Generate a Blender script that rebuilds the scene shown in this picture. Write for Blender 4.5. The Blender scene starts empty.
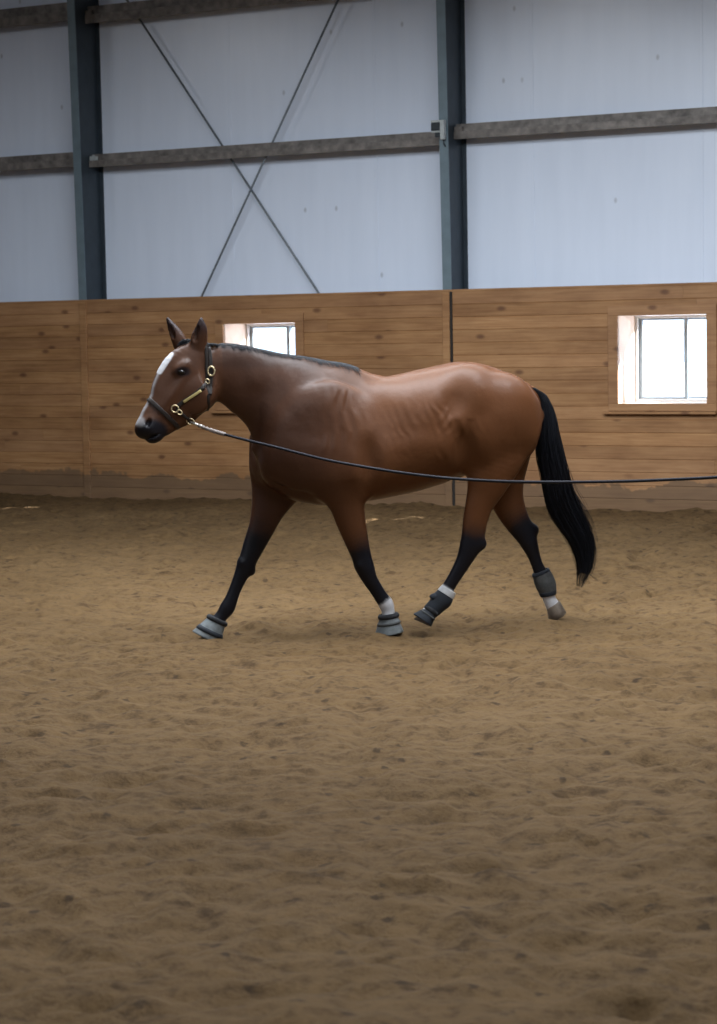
import bpy, bmesh, math, random
import numpy as np
from mathutils import Vector, Matrix
from mathutils.bvhtree import BVHTree

random.seed(7)
RNG = np.random.default_rng(7)
S = bpy.context.scene
COL = S.collection

# ------------------------------------------------------------------ camera
F = 2150.0; CXP = 358.5; CYP = 512.0
CAMH = 1.83
PITCH = math.atan(179.0 / F); ROLL = 0.018
_f0 = Vector((0, math.cos(PITCH), -math.sin(PITCH)))
_R = Vector((1, 0, 0)); _U = _R.cross(_f0)
CR = (math.cos(ROLL) * _R - math.sin(ROLL) * _U)
CU = (math.sin(ROLL) * _R + math.cos(ROLL) * _U)
CPOS = Vector((0, 0, CAMH))

cam = bpy.data.cameras.new('camera')
cam.sensor_fit = 'VERTICAL'; cam.sensor_height = 36.0; cam.sensor_width = 24.0
cam.lens = F / 1024.0 * 36.0
cam.clip_start = 0.1; cam.clip_end = 400
cam.dof.use_dof = True; cam.dof.focus_distance = 13.0; cam.dof.aperture_fstop = 4.6
camo = bpy.data.objects.new('camera', cam); COL.objects.link(camo)
camo.matrix_world = Matrix(((CR.x, CU.x, -_f0.x, CPOS.x), (CR.y, CU.y, -_f0.y, CPOS.y),
                            (CR.z, CU.z, -_f0.z, CPOS.z), (0, 0, 0, 1)))
S.camera = camo

def ray(px, py):
    return (_f0 + CR * ((px - CXP) / F) - CU * ((py - CYP) / F)).normalized()

def hit_plane(px, py, p0, n):
    d = ray(px, py)
    t = (p0 - CPOS).dot(n) / d.dot(n)
    return CPOS + d * t

# ------------------------------------------------------------------ helpers
def tag(o, label=None, cat=None, group=None, kind=None):
    if label: o['label'] = label
    if cat: o['category'] = cat
    if group: o['group'] = group
    if kind: o['kind'] = kind
    return o

def link(name, me, mat=None, parent=None, smooth=False, M=None):
    o = bpy.data.objects.new(name, me); COL.objects.link(o)
    if mat and not me.materials: me.materials.append(mat)
    if smooth:
        me.polygons.foreach_set('use_smooth', [True] * len(me.polygons))
    if parent: o.parent = parent
    if M is not None: o.matrix_world = M
    return o

def bm_obj(name, bm, mat=None, parent=None, smooth=False, M=None):
    me = bpy.data.meshes.new(name)
    bmesh.ops.recalc_face_normals(bm, faces=bm.faces)
    bm.to_mesh(me); bm.free()
    return link(name, me, mat, parent, smooth, M)

def box(bm, x0, x1, y0, y1, z0, z1, bev=0.0, M=None):
    vs = [bm.verts.new(v) for v in [(x0,y0,z0),(x1,y0,z0),(x1,y1,z0),(x0,y1,z0),(x0,y0,z1),(x1,y0,z1),(x1,y1,z1),(x0,y1,z1)]]
    fs = [bm.faces.new([vs[i] for i in q]) for q in [(0,3,2,1),(4,5,6,7),(0,1,5,4),(1,2,6,5),(2,3,7,6),(3,0,4,7)]]
    if bev > 0:
        es = list({e for f in fs for e in f.edges})
        bmesh.ops.bevel(bm, geom=es, offset=bev, segments=1, affect='EDGES', profile=0.5)
    return vs

def tube(bm, pts, rads, seg=10, cap=True):
    """tube along points, parallel-transported frame"""
    pts = [Vector(p) for p in pts]
    if not hasattr(rads, '__len__'): rads = [rads] * len(pts)
    t0 = (pts[1] - pts[0]).normalized()
    up = Vector((0, 0, 1)) if abs(t0.z) < 0.9 else Vector((1, 0, 0))
    n = t0.cross(up).normalized()
    rings = []
    for i, p in enumerate(pts):
        if i == 0: t = (pts[1] - pts[0])
        elif i == len(pts) - 1: t = (pts[-1] - pts[-2])
        else: t = (pts[i+1] - pts[i-1])
        t.normalize()
        n = (n - t * n.dot(t)).normalized(); b = t.cross(n)
        rings.append([bm.verts.new(p + (n * math.cos(a) + b * math.sin(a)) * rads[i])
                      for a in [2 * math.pi * k / seg for k in range(seg)]])
    for r0, r1 in zip(rings, rings[1:]):
        for k in range(seg):
            bm.faces.new((r0[k], r0[(k+1) % seg], r1[(k+1) % seg], r1[k]))
    if cap:
        bm.faces.new(rings[0][::-1]); bm.faces.new(rings[-1])
    return rings

def cr_spline(P, n=8):
    """Catmull-Rom through rows of P (any dimension)"""
    P = np.array(P, float)
    Q = np.vstack([2*P[0]-P[1], P, 2*P[-1]-P[-2]])
    out = []
    for i in range(1, len(Q) - 2):
        for k in range(n):
            t = k / n
            out.append(0.5*((2*Q[i])+(-Q[i-1]+Q[i+1])*t+(2*Q[i-1]-5*Q[i]+4*Q[i+1]-Q[i+2])*t*t+(-Q[i-1]+3*Q[i]-3*Q[i+1]+Q[i+2])*t**3))
    out.append(P[-1])
    return np.array(out)

# ------------------------------------------------------------------ materials
def mat(name):
    m = bpy.data.materials.new(name); m.use_nodes = True
    nt = m.node_tree; b = nt.nodes['Principled BSDF']
    return m, nt, b
def N(nt, t, **kw):
    n = nt.nodes.new(t)
    for k, v in kw.items():
        if k == 'inp':
            for kk, vv in v.items(): n.inputs[kk].default_value = vv
        else: setattr(n, k, v)
    return n
def L(nt, a, b): nt.links.new(a, b)
def ramp(nt, fac, stops, interp='LINEAR'):
    r = N(nt, 'ShaderNodeValToRGB'); r.color_ramp.interpolation = interp
    e = r.color_ramp.elements
    while len(e) < len(stops): e.new(0.5)
    for el, (p, c) in zip(e, stops):
        el.position = p; el.color = (c[0], c[1], c[2], 1) if hasattr(c, '__len__') else (c, c, c, 1)
    L(nt, fac, r.inputs[0]); return r
def mix(nt, fac, a, b, typ='MIX'):
    m = N(nt, 'ShaderNodeMix', data_type='RGBA', blend_type=typ)
    for sock, v in ((m.inputs[0], fac), (m.inputs[6], a), (m.inputs[7], b)):
        if hasattr(v, 'is_linked') or hasattr(v, 'links'): L(nt, v, sock)
        else: sock.default_value = v if not hasattr(v, '__len__') else (v[0], v[1], v[2], 1)
    return m.outputs[2]
def coords(nt, scale=(1,1,1), loc=(0,0,0), kind='Object'):
    tc = N(nt, 'ShaderNodeTexCoord'); mp = N(nt, 'ShaderNodeMapping')
    mp.inputs['Scale'].default_value = scale; mp.inputs['Location'].default_value = loc
    L(nt, tc.outputs[kind], mp.inputs[0]); return mp.outputs[0]
def noise(nt, vec, scale, detail=4, rough=0.55, dist=0.0):
    n = N(nt, 'ShaderNodeTexNoise', inp={'Scale': scale, 'Detail': detail, 'Roughness': rough, 'Distortion': dist})
    L(nt, vec, n.inputs['Vector']); return n.outputs[0]
def bump(nt, b, h, strength=0.3, dist=0.01, prev=None):
    n = N(nt, 'ShaderNodeBump', inp={'Strength': strength, 'Distance': dist})
    L(nt, h, n.inputs['Height'])
    if prev: L(nt, prev, n.inputs['Normal'])
    if b: L(nt, n.outputs[0], b.inputs['Normal'])
    return n.outputs[0]
def simple(name, col, rough=0.6, metal=0.0, nscale=30, namt=0.25, bstr=0.1, spec=0.5):
    m, nt, b = mat(name)
    v = coords(nt)
    n = noise(nt, v, nscale, 4)
    r = ramp(nt, n, [(0.3, tuple(c*(1-namt) for c in col)), (0.7, tuple(min(1, c*(1+namt)) for c in col))])
    L(nt, r.outputs[0], b.inputs['Base Color'])
    b.inputs['Roughness'].default_value = rough; b.inputs['Metallic'].default_value = metal
    b.inputs['Specular IOR Level'].default_value = spec
    bump(nt, b, n, bstr, 0.004)
    return m

def xz(nt, vec):
    s = N(nt, 'ShaderNodeSeparateXYZ'); L(nt, vec, s.inputs[0])
    c = N(nt, 'ShaderNodeCombineXYZ'); L(nt, s.outputs[0], c.inputs[0]); L(nt, s.outputs[2], c.inputs[1])
    return c.outputs[0]
# knotty pine boards
def wood_mat():
    m, nt, b = mat('knotty_pine')
    at = N(nt, 'ShaderNodeAttribute', attribute_name='tone')
    v = coords(nt)
    vs = N(nt, 'ShaderNodeVectorMath', operation='ADD')
    L(nt, v, vs.inputs[0]); L(nt, at.outputs['Vector'], vs.inputs[1])
    mp = N(nt, 'ShaderNodeMapping'); mp.inputs['Scale'].default_value = (0.55, 1, 14)
    L(nt, vs.outputs[0], mp.inputs[0])
    g = noise(nt, mp.outputs[0], 3.0, 6, 0.6, 0.6)
    base = ramp(nt, g, [(0.25, (0.25, 0.118, 0.046)), (0.5, (0.34, 0.178, 0.076)), (0.75, (0.42, 0.24, 0.112))])
    # board to board tone
    sep = N(nt, 'ShaderNodeSeparateColor'); L(nt, at.outputs['Color'], sep.inputs[0])
    tn = ramp(nt, sep.outputs[0], [(0.0, (0.84, 0.81, 0.78)), (0.5, (0.97, 0.96, 0.94)), (1.0, (1.10, 1.09, 1.06))])
    c = mix(nt, 1.0, base.outputs[0], tn.outputs[0], 'MULTIPLY')
    # reddish / greyer boards
    c = mix(nt, N2mul(nt, sep.outputs[1], 0.30), c, (0.36, 0.20, 0.11))
    # knots
    vk = N(nt, 'ShaderNodeMapping'); vk.inputs['Scale'].default_value = (2.6, 1, 5.0)
    L(nt, vs.outputs[0], vk.inputs[0])
    vo = N(nt, 'ShaderNodeTexVoronoi', voronoi_dimensions='2D', inp={'Scale': 1.0, 'Randomness': 1.0}); L(nt, xz(nt, vk.outputs[0]), vo.inputs['Vector'])
    cs = N(nt, 'ShaderNodeSeparateColor'); L(nt, vo.outputs['Color'], cs.inputs[0])
    has = ramp(nt, cs.outputs[0], [(0.68, 0.0), (0.72, 1.0)])
    kn = ramp(nt, vo.outputs['Distance'], [(0.0, 1.0), (0.07, 0.9), (0.17, 0.0)])
    kf = N(nt, 'ShaderNodeMath', operation='MULTIPLY'); L(nt, has.outputs[0], kf.inputs[0]); L(nt, kn.outputs[0], kf.inputs[1])
    c = mix(nt, N2mul(nt, kf.outputs[0], 0.8), c, (0.11, 0.045, 0.022))
    # blotches
    bl = noise(nt, coords(nt, (0.8, 1, 2.2)), 1.6, 4, 0.6)
    blr = ramp(nt, bl, [(0.35, (0.74, 0.70, 0.68)), (0.6, (1, 1, 1))])
    c = mix(nt, 1.0, c, blr.outputs[0], 'MULTIPLY')
    # sand dust kicked up on the lowest boards
    sx = N(nt, 'ShaderNodeSeparateXYZ'); L(nt, v, sx.inputs[0])
    dn = noise(nt, coords(nt, (1, 1, 1)), 2.3, 5, 0.65)
    ad = N(nt, 'ShaderNodeMath', operation='MULTIPLY_ADD'); L(nt, dn, ad.inputs[0]); ad.inputs[1].default_value = -0.55; L(nt, sx.outputs[2], ad.inputs[2])
    dr = ramp(nt, ad.outputs[0], [(-0.26, 0.65), (0.02, 0.0)])
    c = mix(nt, dr.outputs[0], c, (0.10, 0.07, 0.045))
    L(nt, c, b.inputs['Base Color'])
    b.inputs['Roughness'].default_value = 0.55
    b.inputs['Specular IOR Level'].default_value = 0.35
    bump(nt, b, g, 0.15, 0.003)
    return m
def N2mul(nt, s, k):
    n = N(nt, 'ShaderNodeMath', operation='MULTIPLY'); L(nt, s, n.inputs[0]); n.inputs[1].default_value = k
    return n.outputs[0]

WOOD = wood_mat()

def vinyl_mat():
    m, nt, b = mat('white_vinyl_insulation')
    v = coords(nt)
    n1 = noise(nt, v, 0.5, 3); n2 = noise(nt, coords(nt, (3, 1, .35)), 2.0, 4)
    c = ramp(nt, n2, [(0.3, (0.72, 0.79, 0.92)), (0.7, (0.76, 0.83, 0.96))]).outputs[0]
    # small scuffs and tears, dark
    vo = N(nt, 'ShaderNodeTexVoronoi', voronoi_dimensions='2D', inp={'Scale': 1.0}); L(nt, xz(nt, coords(nt, (2.4, 1, 1.5), (.3, 0, .2))), vo.inputs['Vector'])
    cs = N(nt, 'ShaderNodeSeparateColor'); L(nt, vo.outputs['Color'], cs.inputs[0])
    has = ramp(nt, cs.outputs[1], [(0.80, 0.0), (0.82, 1.0)])
    kn = ramp(nt, vo.outputs['Distance'], [(0.0, 1.0), (0.025, 0.8), (0.055, 0.0)])
    kf = N(nt, 'ShaderNodeMath', operation='MULTIPLY'); L(nt, has.outputs[0], kf.inputs[0]); L(nt, kn.outputs[0], kf.inputs[1])
    c = mix(nt, N2mul(nt, kf.outputs[0], 0.45), c, (0.2, 0.2, 0.22))
    L(nt, c, b.inputs['Base Color'])
    b.inputs['Roughness'].default_value = 0.27
    bump(nt, b, n1, 0.25, 0.03, bump(nt, None, n2, 0.12, 0.01))
    return m
VINYL = vinyl_mat()

COLUMN_LIT = simple('lit_blue_grey_steel', (0.14, 0.19, 0.22), 0.5, 0.1, 6, 0.12, 0.03)  # same steel lightened: light on the inner flange put into its colour
COLUMN = simple('blue_grey_painted_steel', (0.040, 0.055, 0.070), 0.45, 0.3, 6, 0.15, 0.03)  # web tone deepened to carry the shade beside the lit flange
GIRT = simple('dusty_galvanised_steel', (0.20, 0.18, 0.165), 0.65, 0.3, 9, 0.45, 0.1)
ROD = simple('dull_steel_rod', (0.16, 0.185, 0.21), 0.5, 0.3, 30, 0.2, 0.02)
PALE = simple('pale_planed_pine', (0.66, 0.52, 0.42), 0.5, 0, 5, 0.08, 0.03)
FRAME_W = simple('white_painted_window_frame', (0.55, 0.56, 0.57), 0.5, 0, 20, 0.06, 0.02)
FRAME_G = simple('grey_window_sash', (0.22, 0.26, 0.29), 0.5, 0.2, 20, 0.1, 0.02)
BLACKP = simple('black_plastic', (0.012, 0.018, 0.022), 0.4, 0, 30, 0.2, 0.05)
GREYP = simple('pale_grey_plastic', (0.42, 0.45, 0.45), 0.5, 0, 30, 0.1, 0.05)
DARKGAP = simple('dark_panel_gap', (0.02, 0.015, 0.012), 0.9, 0, 30, 0.2, 0.05)
SNOW = simple('packed_snow', (0.80, 0.84, 0.90), 0.8, 0, 0.8, 0.08, 0.3)
CONC = simple('painted_roof_liner', (0.26, 0.28, 0.31), 0.6, 0, 1, 0.05, 0.05)

def glass_mat():
    m, nt, b = mat('window_glass')
    nt.nodes.remove(b)
    out = nt.nodes['Material Output']
    tr = N(nt, 'ShaderNodeBsdfTransparent'); gl = N(nt, 'ShaderNodeBsdfGlossy', inp={'Roughness': 0.05})
    n = noise(nt, coords(nt), 2.5, 4)
    r = ramp(nt, n, [(0.35, (0.80, 0.86, 0.93)), (0.65, (0.95, 0.97, 1.0))])
    L(nt, r.outputs[0], tr.inputs[0])
    mx = N(nt, 'ShaderNodeMixShader', inp={'Fac': 0.06})
    L(nt, tr.outputs[0], mx.inputs[1]); L(nt, gl.outputs[0], mx.inputs[2]); L(nt, mx.outputs[0], out.inputs[0])
    return m
GLASS = glass_mat()

def sand_mat():
    m, nt, b = mat('arena_sand')
    v = coords(nt)
    a = noise(nt, v, 0.35, 3, 0.5)
    c1 = ramp(nt, a, [(0.3, (0.085, 0.051, 0.0225)), (0.7, (0.118, 0.073, 0.034))]).outputs[0]
    d = noise(nt, coords(nt, (1, 1, 1), (3, 1, 0)), 5.0, 6, 0.68)
    c2 = mix(nt, 0.8, c1, ramp(nt, d, [(0.33, (0.40, 0.36, 0.34)), (0.42, (0.93, 0.92, 0.91)), (0.70, (1.18, 1.17, 1.14))]).outputs[0], 'MULTIPLY')
    e = noise(nt, v, 16, 6, 0.75)
    c3 = mix(nt, 0.6, c2, ramp(nt, e, [(0.36, (0.40, 0.36, 0.33)), (0.50, (1, 1, 1)), (0.75, (1.25, 1.25, 1.22))]).outputs[0], 'MULTIPLY')
    # damp dark clods and droppings crumbs
    vo = N(nt, 'ShaderNodeTexVoronoi', voronoi_dimensions='2D', inp={'Scale': 5.5}); L(nt, v, vo.inputs['Vector'])
    cs = N(nt, 'ShaderNodeSeparateColor'); L(nt, vo.outputs['Color'], cs.inputs[0])
    has = ramp(nt, cs.outputs[0], [(0.66, 0.0), (0.68, 1.0)])
    wob = noise(nt, v, 34, 4)
    dd = N(nt, 'ShaderNodeMath', operation='MULTIPLY_ADD'); L(nt, wob, dd.inputs[0]); dd.inputs[1].default_value = 0.5; L(nt, vo.outputs['Distance'], dd.inputs[2])
    kn = ramp(nt, dd.outputs[0], [(0.29, 1.0), (0.38, 0.0)])
    kf = N(nt, 'ShaderNodeMath', operation='MULTIPLY'); L(nt, has.outputs[0], kf.inputs[0]); L(nt, kn.outputs[0], kf.inputs[1])
    c4 = mix(nt, N2mul(nt, kf.outputs[0], 0.7), c3, (0.022, 0.014, 0.009))
    L(nt, c4, b.inputs['Base Color'])
    b.inputs['Roughness'].default_value = 0.95; b.inputs['Specular IOR Level'].default_value = 0.1
    bump(nt, b, e, 0.9, 0.022, bump(nt, None, d, 0.5, 0.03))
    return m
SAND = sand_mat()

# ------------------------------------------------------------------ the wall frame
TH = math.radians(28.3)
WS = Vector((math.cos(TH), -math.sin(TH), 0))      # along the wall, to the right
WN = Vector((-math.sin(TH), -math.cos(TH), 0))     # out of the wall, into the arena
W0 = Vector((0, 22.9, 0))
WB = -WN                                            # local +Y : behind the wall face
WM = Matrix(((WS.x, WB.x, 0, W0.x), (WS.y, WB.y, 0, W0.y), (0, 0, 1, 0), (0, 0, 0, 1)))
def wp(px, py, off=0.0):
    p = hit_plane(px, py, W0 + WB * off, WN)
    q = p - W0
    return q.dot(WS), q.z
def WT(s, off, z): return WM @ Matrix.Translation((s, off, z))

SL, SR = -15.0, 20.0       # arena extents along the wall
NB = 34.0                  # arena depth (towards and behind the camera)
HT = 6.6
SHEET = 0.53               # vinyl sheeting sits behind the kick boards

zk = wp(300, 295.8)[1]     # top of the kick boards
print('kick top', zk)
# windows, in wall coordinates
win = []
for (x0, x1) in ((224.0, 296.5), (618.0, 707.5)):
    s0 = wp(x0, 350)[0]; s1 = wp(x1, 350)[0]
    win.append((s0, s1))
wz0 = wp(662, 403.5)[1]; wz1 = wp(662, 315.0)[1]
print('windows', win, wz0, wz1)
TRW = 0.10                 # casing width

# --- lower kick boards: individual rows with bevelled edges, one wall mesh
def kickwall():
    me = bpy.data.meshes.new('wall_back_lower')
    verts, faces, tones = [], [], []
    row_h = 0.132; z = zk; rows = []
    while z > -0.15:
        rows.append((z - row_h, z)); z -= row_h
    seam = wp(452.8, 400)[0]
    seam2 = wp(85, 400)[0]
    splits = [SL, seam2, seam, SR]
    for (z0, z1) in rows:
        for a, b_ in zip(splits, splits[1:]):
            s = a
            while s < b_ - 1e-3:
                ln = random.uniform(2.2, 4.9)
                e = min(b_, s + ln)
                if b_ - e < 0.5: e = b_
                tone = (random.random() * 0.999, random.random() ** 2, random.random() * 20)
                # cut out the window openings
                segs = [(s, e, z0, z1)]
                for (w0, w1) in win:
                    ns = []
                    for (p, q, c, d) in segs:
                        if q <= w0 or p >= w1 or d <= wz0 or c >= wz1: ns.append((p, q, c, d)); continue
                        if p < w0: ns.append((p, w0, c, d))
                        if q > w1: ns.append((w1, q, c, d))
                        pp, qq = max(p, w0), min(q, w1)
                        if c < wz0: ns.append((pp, qq, c, wz0))
                        if d > wz1: ns.append((pp, qq, wz1, d))
                    segs = ns
                for (p, q, c, d) in segs:
                    if q - p < 0.004 or d - c < 0.004: continue
                    g = 0.006; g2 = 0.001
                    jig = random.uniform(0, 0.002)
                    i = len(verts)
                    # back ring, front ring
                    verts += [(p, .03, c), (q, .03, c), (q, .03, d), (p, .03, d),
                              (p, .005, c), (q, .005, c), (q, .005, d), (p, .005, d),
                              (p + g2, jig - .002, c + g), (q - g2, jig - .002, c + g), (q - g2, jig - .002, d - g), (p + g2, jig - .002, d - g)]
                    fs = [(8, 9, 10, 11), (4, 5, 9, 8), (5, 6, 10, 9), (6, 7, 11, 10), (7, 4, 8, 11),
                          (0, 1, 5, 4), (1, 2, 6, 5), (2, 3, 7, 6), (3, 0, 4, 7), (3, 2, 1, 0)]
                    faces += [tuple(i + k for k in f) for f in fs]
                    tones += [tone] * 12
                s = e
    me.from_pydata(verts, [], faces)
    at = me.color_attributes.new('tone', 'FLOAT_COLOR', 'POINT')
    for k, t in enumerate(tones): at.data[k].color = (t[0], t[1], t[2], 1)
    me.update()
    return link('wall_back_lower', me, WOOD, None, False, WM)
kw = kickwall(); tag(kw, kind='structure')

def tone_box(name, boxes, parent=None, M=None, tone=None, bev=0.003, material=None):
    bm = bmesh.new()
    for b_ in boxes: box(bm, *b_, bev=bev)
    me = bpy.data.meshes.new(name); bmesh.ops.recalc_face_normals(bm, faces=bm.faces); bm.to_mesh(me); bm.free()
    at = me.color_attributes.new('tone', 'FLOAT_COLOR', 'POINT')
    t = tone or (random.random(), random.random() * .5, random.random() * 20)
    for k in range(len(me.vertices)): at.data[k].color = (t[0], t[1], t[2], 1)
    return link(name, me, material or WOOD, parent, False, M)

# stud cavity behind the boards (dark ledge on top) and the top cap
cap = tone_box('trim_1', [(SL, SR, 0.001, 0.10, zk, zk + 0.022)], M=WM, tone=(.5, .3, 3)); tag(cap, kind='structure')
# battens
sb = wp(85.2, 400)[0]
bt = tone_box('trim_2', [(sb - 0.035, sb + 0.055, -0.022, 0.0, -0.1, zk - .002)], M=WM, tone=(.55, .2, 5)); tag(bt, kind='structure')
ss = wp(452.8, 400)[0]
bt = tone_box('trim_3', [(ss - 0.098, ss - 0.016, -0.020, 0.0, -0.1, zk - .002)], M=WM, tone=(.65, .3, 8)); tag(bt, kind='structure')
bt = tone_box('trim_4', [(ss - 0.014, ss + 0.012, -0.012, 0.004, -0.1, zk - .001)], M=WM, material=DARKGAP, bev=.001); tag(bt, kind='structure')  # dark strip stands in for the shaded gap between board panels

# --- upper vinyl sheeting with window holes, pleats at the seams
def sheeting():
    bm = bmesh.new()
    hol = [(p, q + .26) for p, q in win]  # openings widened to the right, out of view, to broaden the sun patch
    ss_ = sorted({SL, SR, *[w for p in hol for w in p]})
    zz = [-0.2, wz0, wz1, HT]
    for i in range(len(ss_) - 1):
        for j in range(3):
            a, b_ = ss_[i], ss_[i + 1]
            hole = j == 1 and any(abs(a - w0) < 1e-6 and abs(b_ - w1) < 1e-6 for (w0, w1) in hol)
            if hole: continue
            box(bm, a, b_, SHEET, SHEET + 0.12, zz[j], zz[j + 1])
    # lap seams
    s = SL + 0.35
    while s < SR:
        box(bm, s, s + 0.035, SHEET - 0.004, SHEET, 2.0, HT, 0.0015); s += 1.83
    return bm_obj('wall_back', bm, VINYL, None, False, WM)
o = sheeting(); tag(o, kind='structure')

# --- window openings: reveal boards, casing, sill, sliding sash, glass
for k, (w0, w1) in enumerate(win):
    root = tone_box('window_%d' % (k + 1), [
        (w0 - .02, w0, 0.001, SHEET + .12, wz0 - .02, wz1 + .02), (w1, w1 + .02, 0.001, SHEET - .07, wz0 - .02, wz1 + .02),
        (w0, w1, 0.001, SHEET - .07, wz1, wz1 + .02), (w0, w1, 0.001, SHEET - .07, wz0 - .02, wz0), (w1 + .02, w1 + .28, SHEET - .08, SHEET - .07, wz0 - .02, wz1 + .02)], M=WM, material=PALE)
    w1_ = w1; w1 = w1 + .26
    tag(root, kind='structure')
    w1, w1g = w1_, w1
    tone_box('window_casing', [(w0 - TRW, w0 + .004, -.022, 0, wz0, wz1 + .002), (w1 - .004, w1 + TRW, -.022, 0, wz0, wz1 + .002),
                               (w0 - TRW, w1 + TRW, -.022, 0, wz1 + .002, wz1 + TRW)], root, WM, tone=(.45, .9, 1))
    tone_box('window_apron', [(w0 - TRW, w1 + TRW, -.022, 0, wz0 - .075, wz0 - .001)], root, WM, tone=(.45, .9, 1))
    tone_box('window_sill', [(w0 - TRW - .05, w1 + TRW, -.055, 0.0, wz0 - .105, wz0 - .078)], root, WM, tone=(.1, .2, 1))
    y0, y1 = SHEET - .06, SHEET - .01; w1 = w1g
    fw = .028
    bm = bmesh.new()
    box(bm, w0 + .001, w0 + fw, y0, y1, wz0 + .001, wz1 - .001, .003); box(bm, w1 - fw, w1 - .001, y0, y1, wz0 + .001, wz1 - .001, .003)
    box(bm, w0 + fw, w1 - fw, y0, y1, wz0 + .001, wz0 + fw, .003); box(bm, w0 + fw, w1 - fw, y0, y1, wz1 - fw, wz1 - .001, .003)
    bm_obj('window_frame', bm, FRAME_W, root, M=WM)
    mid = w0 + (w1_ - w0) * 0.565
    a, c = w0 + fw, w1 - fw
    bm = bmesh.new(); t = .038
    yy0, yy1 = SHEET - .02, SHEET + .01
    for (p, q, f0, f1) in ((a, mid + .02, yy0, yy1), (mid - .02, c, yy1 + .001, yy1 + .031)):
        z0_, z1_ = wz0 + fw, wz1 - fw
        box(bm, p, p + t, f0, f1, z0_, z1_, .003); box(bm, q - t, q, f0, f1, z0_, z1_, .003)
        box(bm, p + t, q - t, f0, f1, z0_, z0_ + .02, .003); box(bm, p + t, q - t, f0, f1, z1_ - .02, z1_, .003)
    sash = bm_obj('window_sash', bm, FRAME_G, root, M=WM)
    bm = bmesh.new()
    box(bm, a + t, mid - .018, yy0 + .012, yy0 + .016, wz0 + fw + .02, wz1 - fw - .02)
    box(bm, mid + .018, c - t, yy1 + .014, yy1 + .018, wz0 + fw + .02, wz1 - fw - .02)
    bm_obj('window_pane', bm, GLASS, sash, M=WM)

# --- steel columns (tapered I section: inner flange leans in)
def column(px, label):
    s = wp(px, 150, 0.10)[0]
    root = bpy.data.objects.new('steel_column', None); COL.objects.link(root)
    root.matrix_world = WT(s, 0.28, 0)
    tag(root, label, 'steel column', 'steel columns of the arena wall')
    bm = bmesh.new()
    fw = .050; z0, z1 = 0.02, HT - .02
    def off(z): return 0.115 - 0.020 * (z - 2.2)     # inner flange position behind boards
    A, B = off(z0) - .28, off(z1) - .28
    # inner flange
    vs = [bm.verts.new(v) for v in [(-fw, A, z0), (fw, A, z0), (fw, A + .014, z0), (-fw, A + .014, z0),
                                    (-fw, B, z1), (fw, B, z1), (fw, B + .014, z1), (-fw, B + .014, z1)]]
    for q in [(0,3,2,1),(4,5,6,7),(0,1,5,4),(1,2,6,5),(2,3,7,6),(3,0,4,7)]: bm.faces.new([vs[i] for i in q])
    bm_obj('inner_flange', bm, COLUMN_LIT, root).matrix_world = WT(s, 0.28, 0)
    bm = bmesh.new(); C = SHEET - .28 - .016
    vs = [bm.verts.new(v) for v in [(-.006, A + .014, z0), (.006, A + .014, z0), (.006, C, z0), (-.006, C, z0),
                                    (-.006, B + .014, z1), (.006, B + .014, z1), (.006, C, z1), (-.006, C, z1)]]
    for q in [(0,3,2,1),(4,5,6,7),(0,1,5,4),(1,2,6,5),(2,3,7,6),(3,0,4,7)]: bm.faces.new([vs[i] for i in q])
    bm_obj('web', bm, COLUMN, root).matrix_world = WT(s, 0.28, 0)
    bm = bmesh.new(); box(bm, -fw, fw, C, C + .014, z0, z1)
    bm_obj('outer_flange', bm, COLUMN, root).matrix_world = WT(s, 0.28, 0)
    return s
c1 = column(77.5, 'blue-grey steel column rising behind the pine boards at the left')
c2 = column(444.5, 'blue-grey steel column right of the crossed rods, carrying a small sensor box')

# --- Z girts between the columns
def girt(s0, s1, z, label, clip=None, h=.075):
    root = bpy.data.objects.new('steel_girt', None); COL.objects.link(root)
    root.matrix_world = WT((s0 + s1) / 2, 0.30, z); M = root.matrix_world.copy()
    tag(root, label, 'steel girt', 'steel girts on the arena wall')
    hw = (s1 - s0) / 2; D = .065
    bm = bmesh.new()
    box(bm, -hw, hw, 0, .004, -h, 0, .001)          # front flange hangs down
    box(bm, -hw, hw, .004, D - .004, -.004, 0)      # horizontal web
    box(bm, -hw, hw, D - .004, D, 0, h)             # rear flange stands up on the wall
    box(bm, -hw, hw, .004, .02, -h, -h + .004)      # return lip
    bm_obj('rail', bm, GIRT, root, M=M)
    bm = bmesh.new(); box(bm, -hw + .002, -hw + .09, .008, .06, 0.001, .05, .004)
    box(bm, -hw + .03, -hw + .055, .02, .045, .05, .068, .004)
    bm_obj('clip', bm, GREYP if clip else GIRT, root, M=M)
g_mid = wp(100, 162.5, .3)[1], wp(590, 122.5, .3)[1], wp(300, 147.0, .3)[1], wp(37, 161.5, .3)[1]
print('girt heights', g_mid, wp(30, 15, .3)[1], wp(150, 9, .3)[1])
gz = sum(g_mid[:3]) / 3
g = .012
girt(SL + .02, c1 - g, wp(37, 161.5, .3)[1], 'lower steel girt at the far left, ending behind the left column', h=.085)
girt(c1 + g, c2 - g, g_mid[2], 'lower steel girt between the two columns, crossed by the brace rods', clip=True)
girt(c2 + g, SR - .02, g_mid[1], 'lower steel girt right of the right-hand column, above the larger window', h=.08)
girt(SL + .02, c1 - g, wp(30, 15, .3)[1], 'upper steel girt at the top left corner, left of the left column', h=.11)
girt(c1 + g, c2 - g, wp(150, 8.0, .3)[1], 'upper steel girt between the columns, cut by the top of the photo', h=.10)

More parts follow.
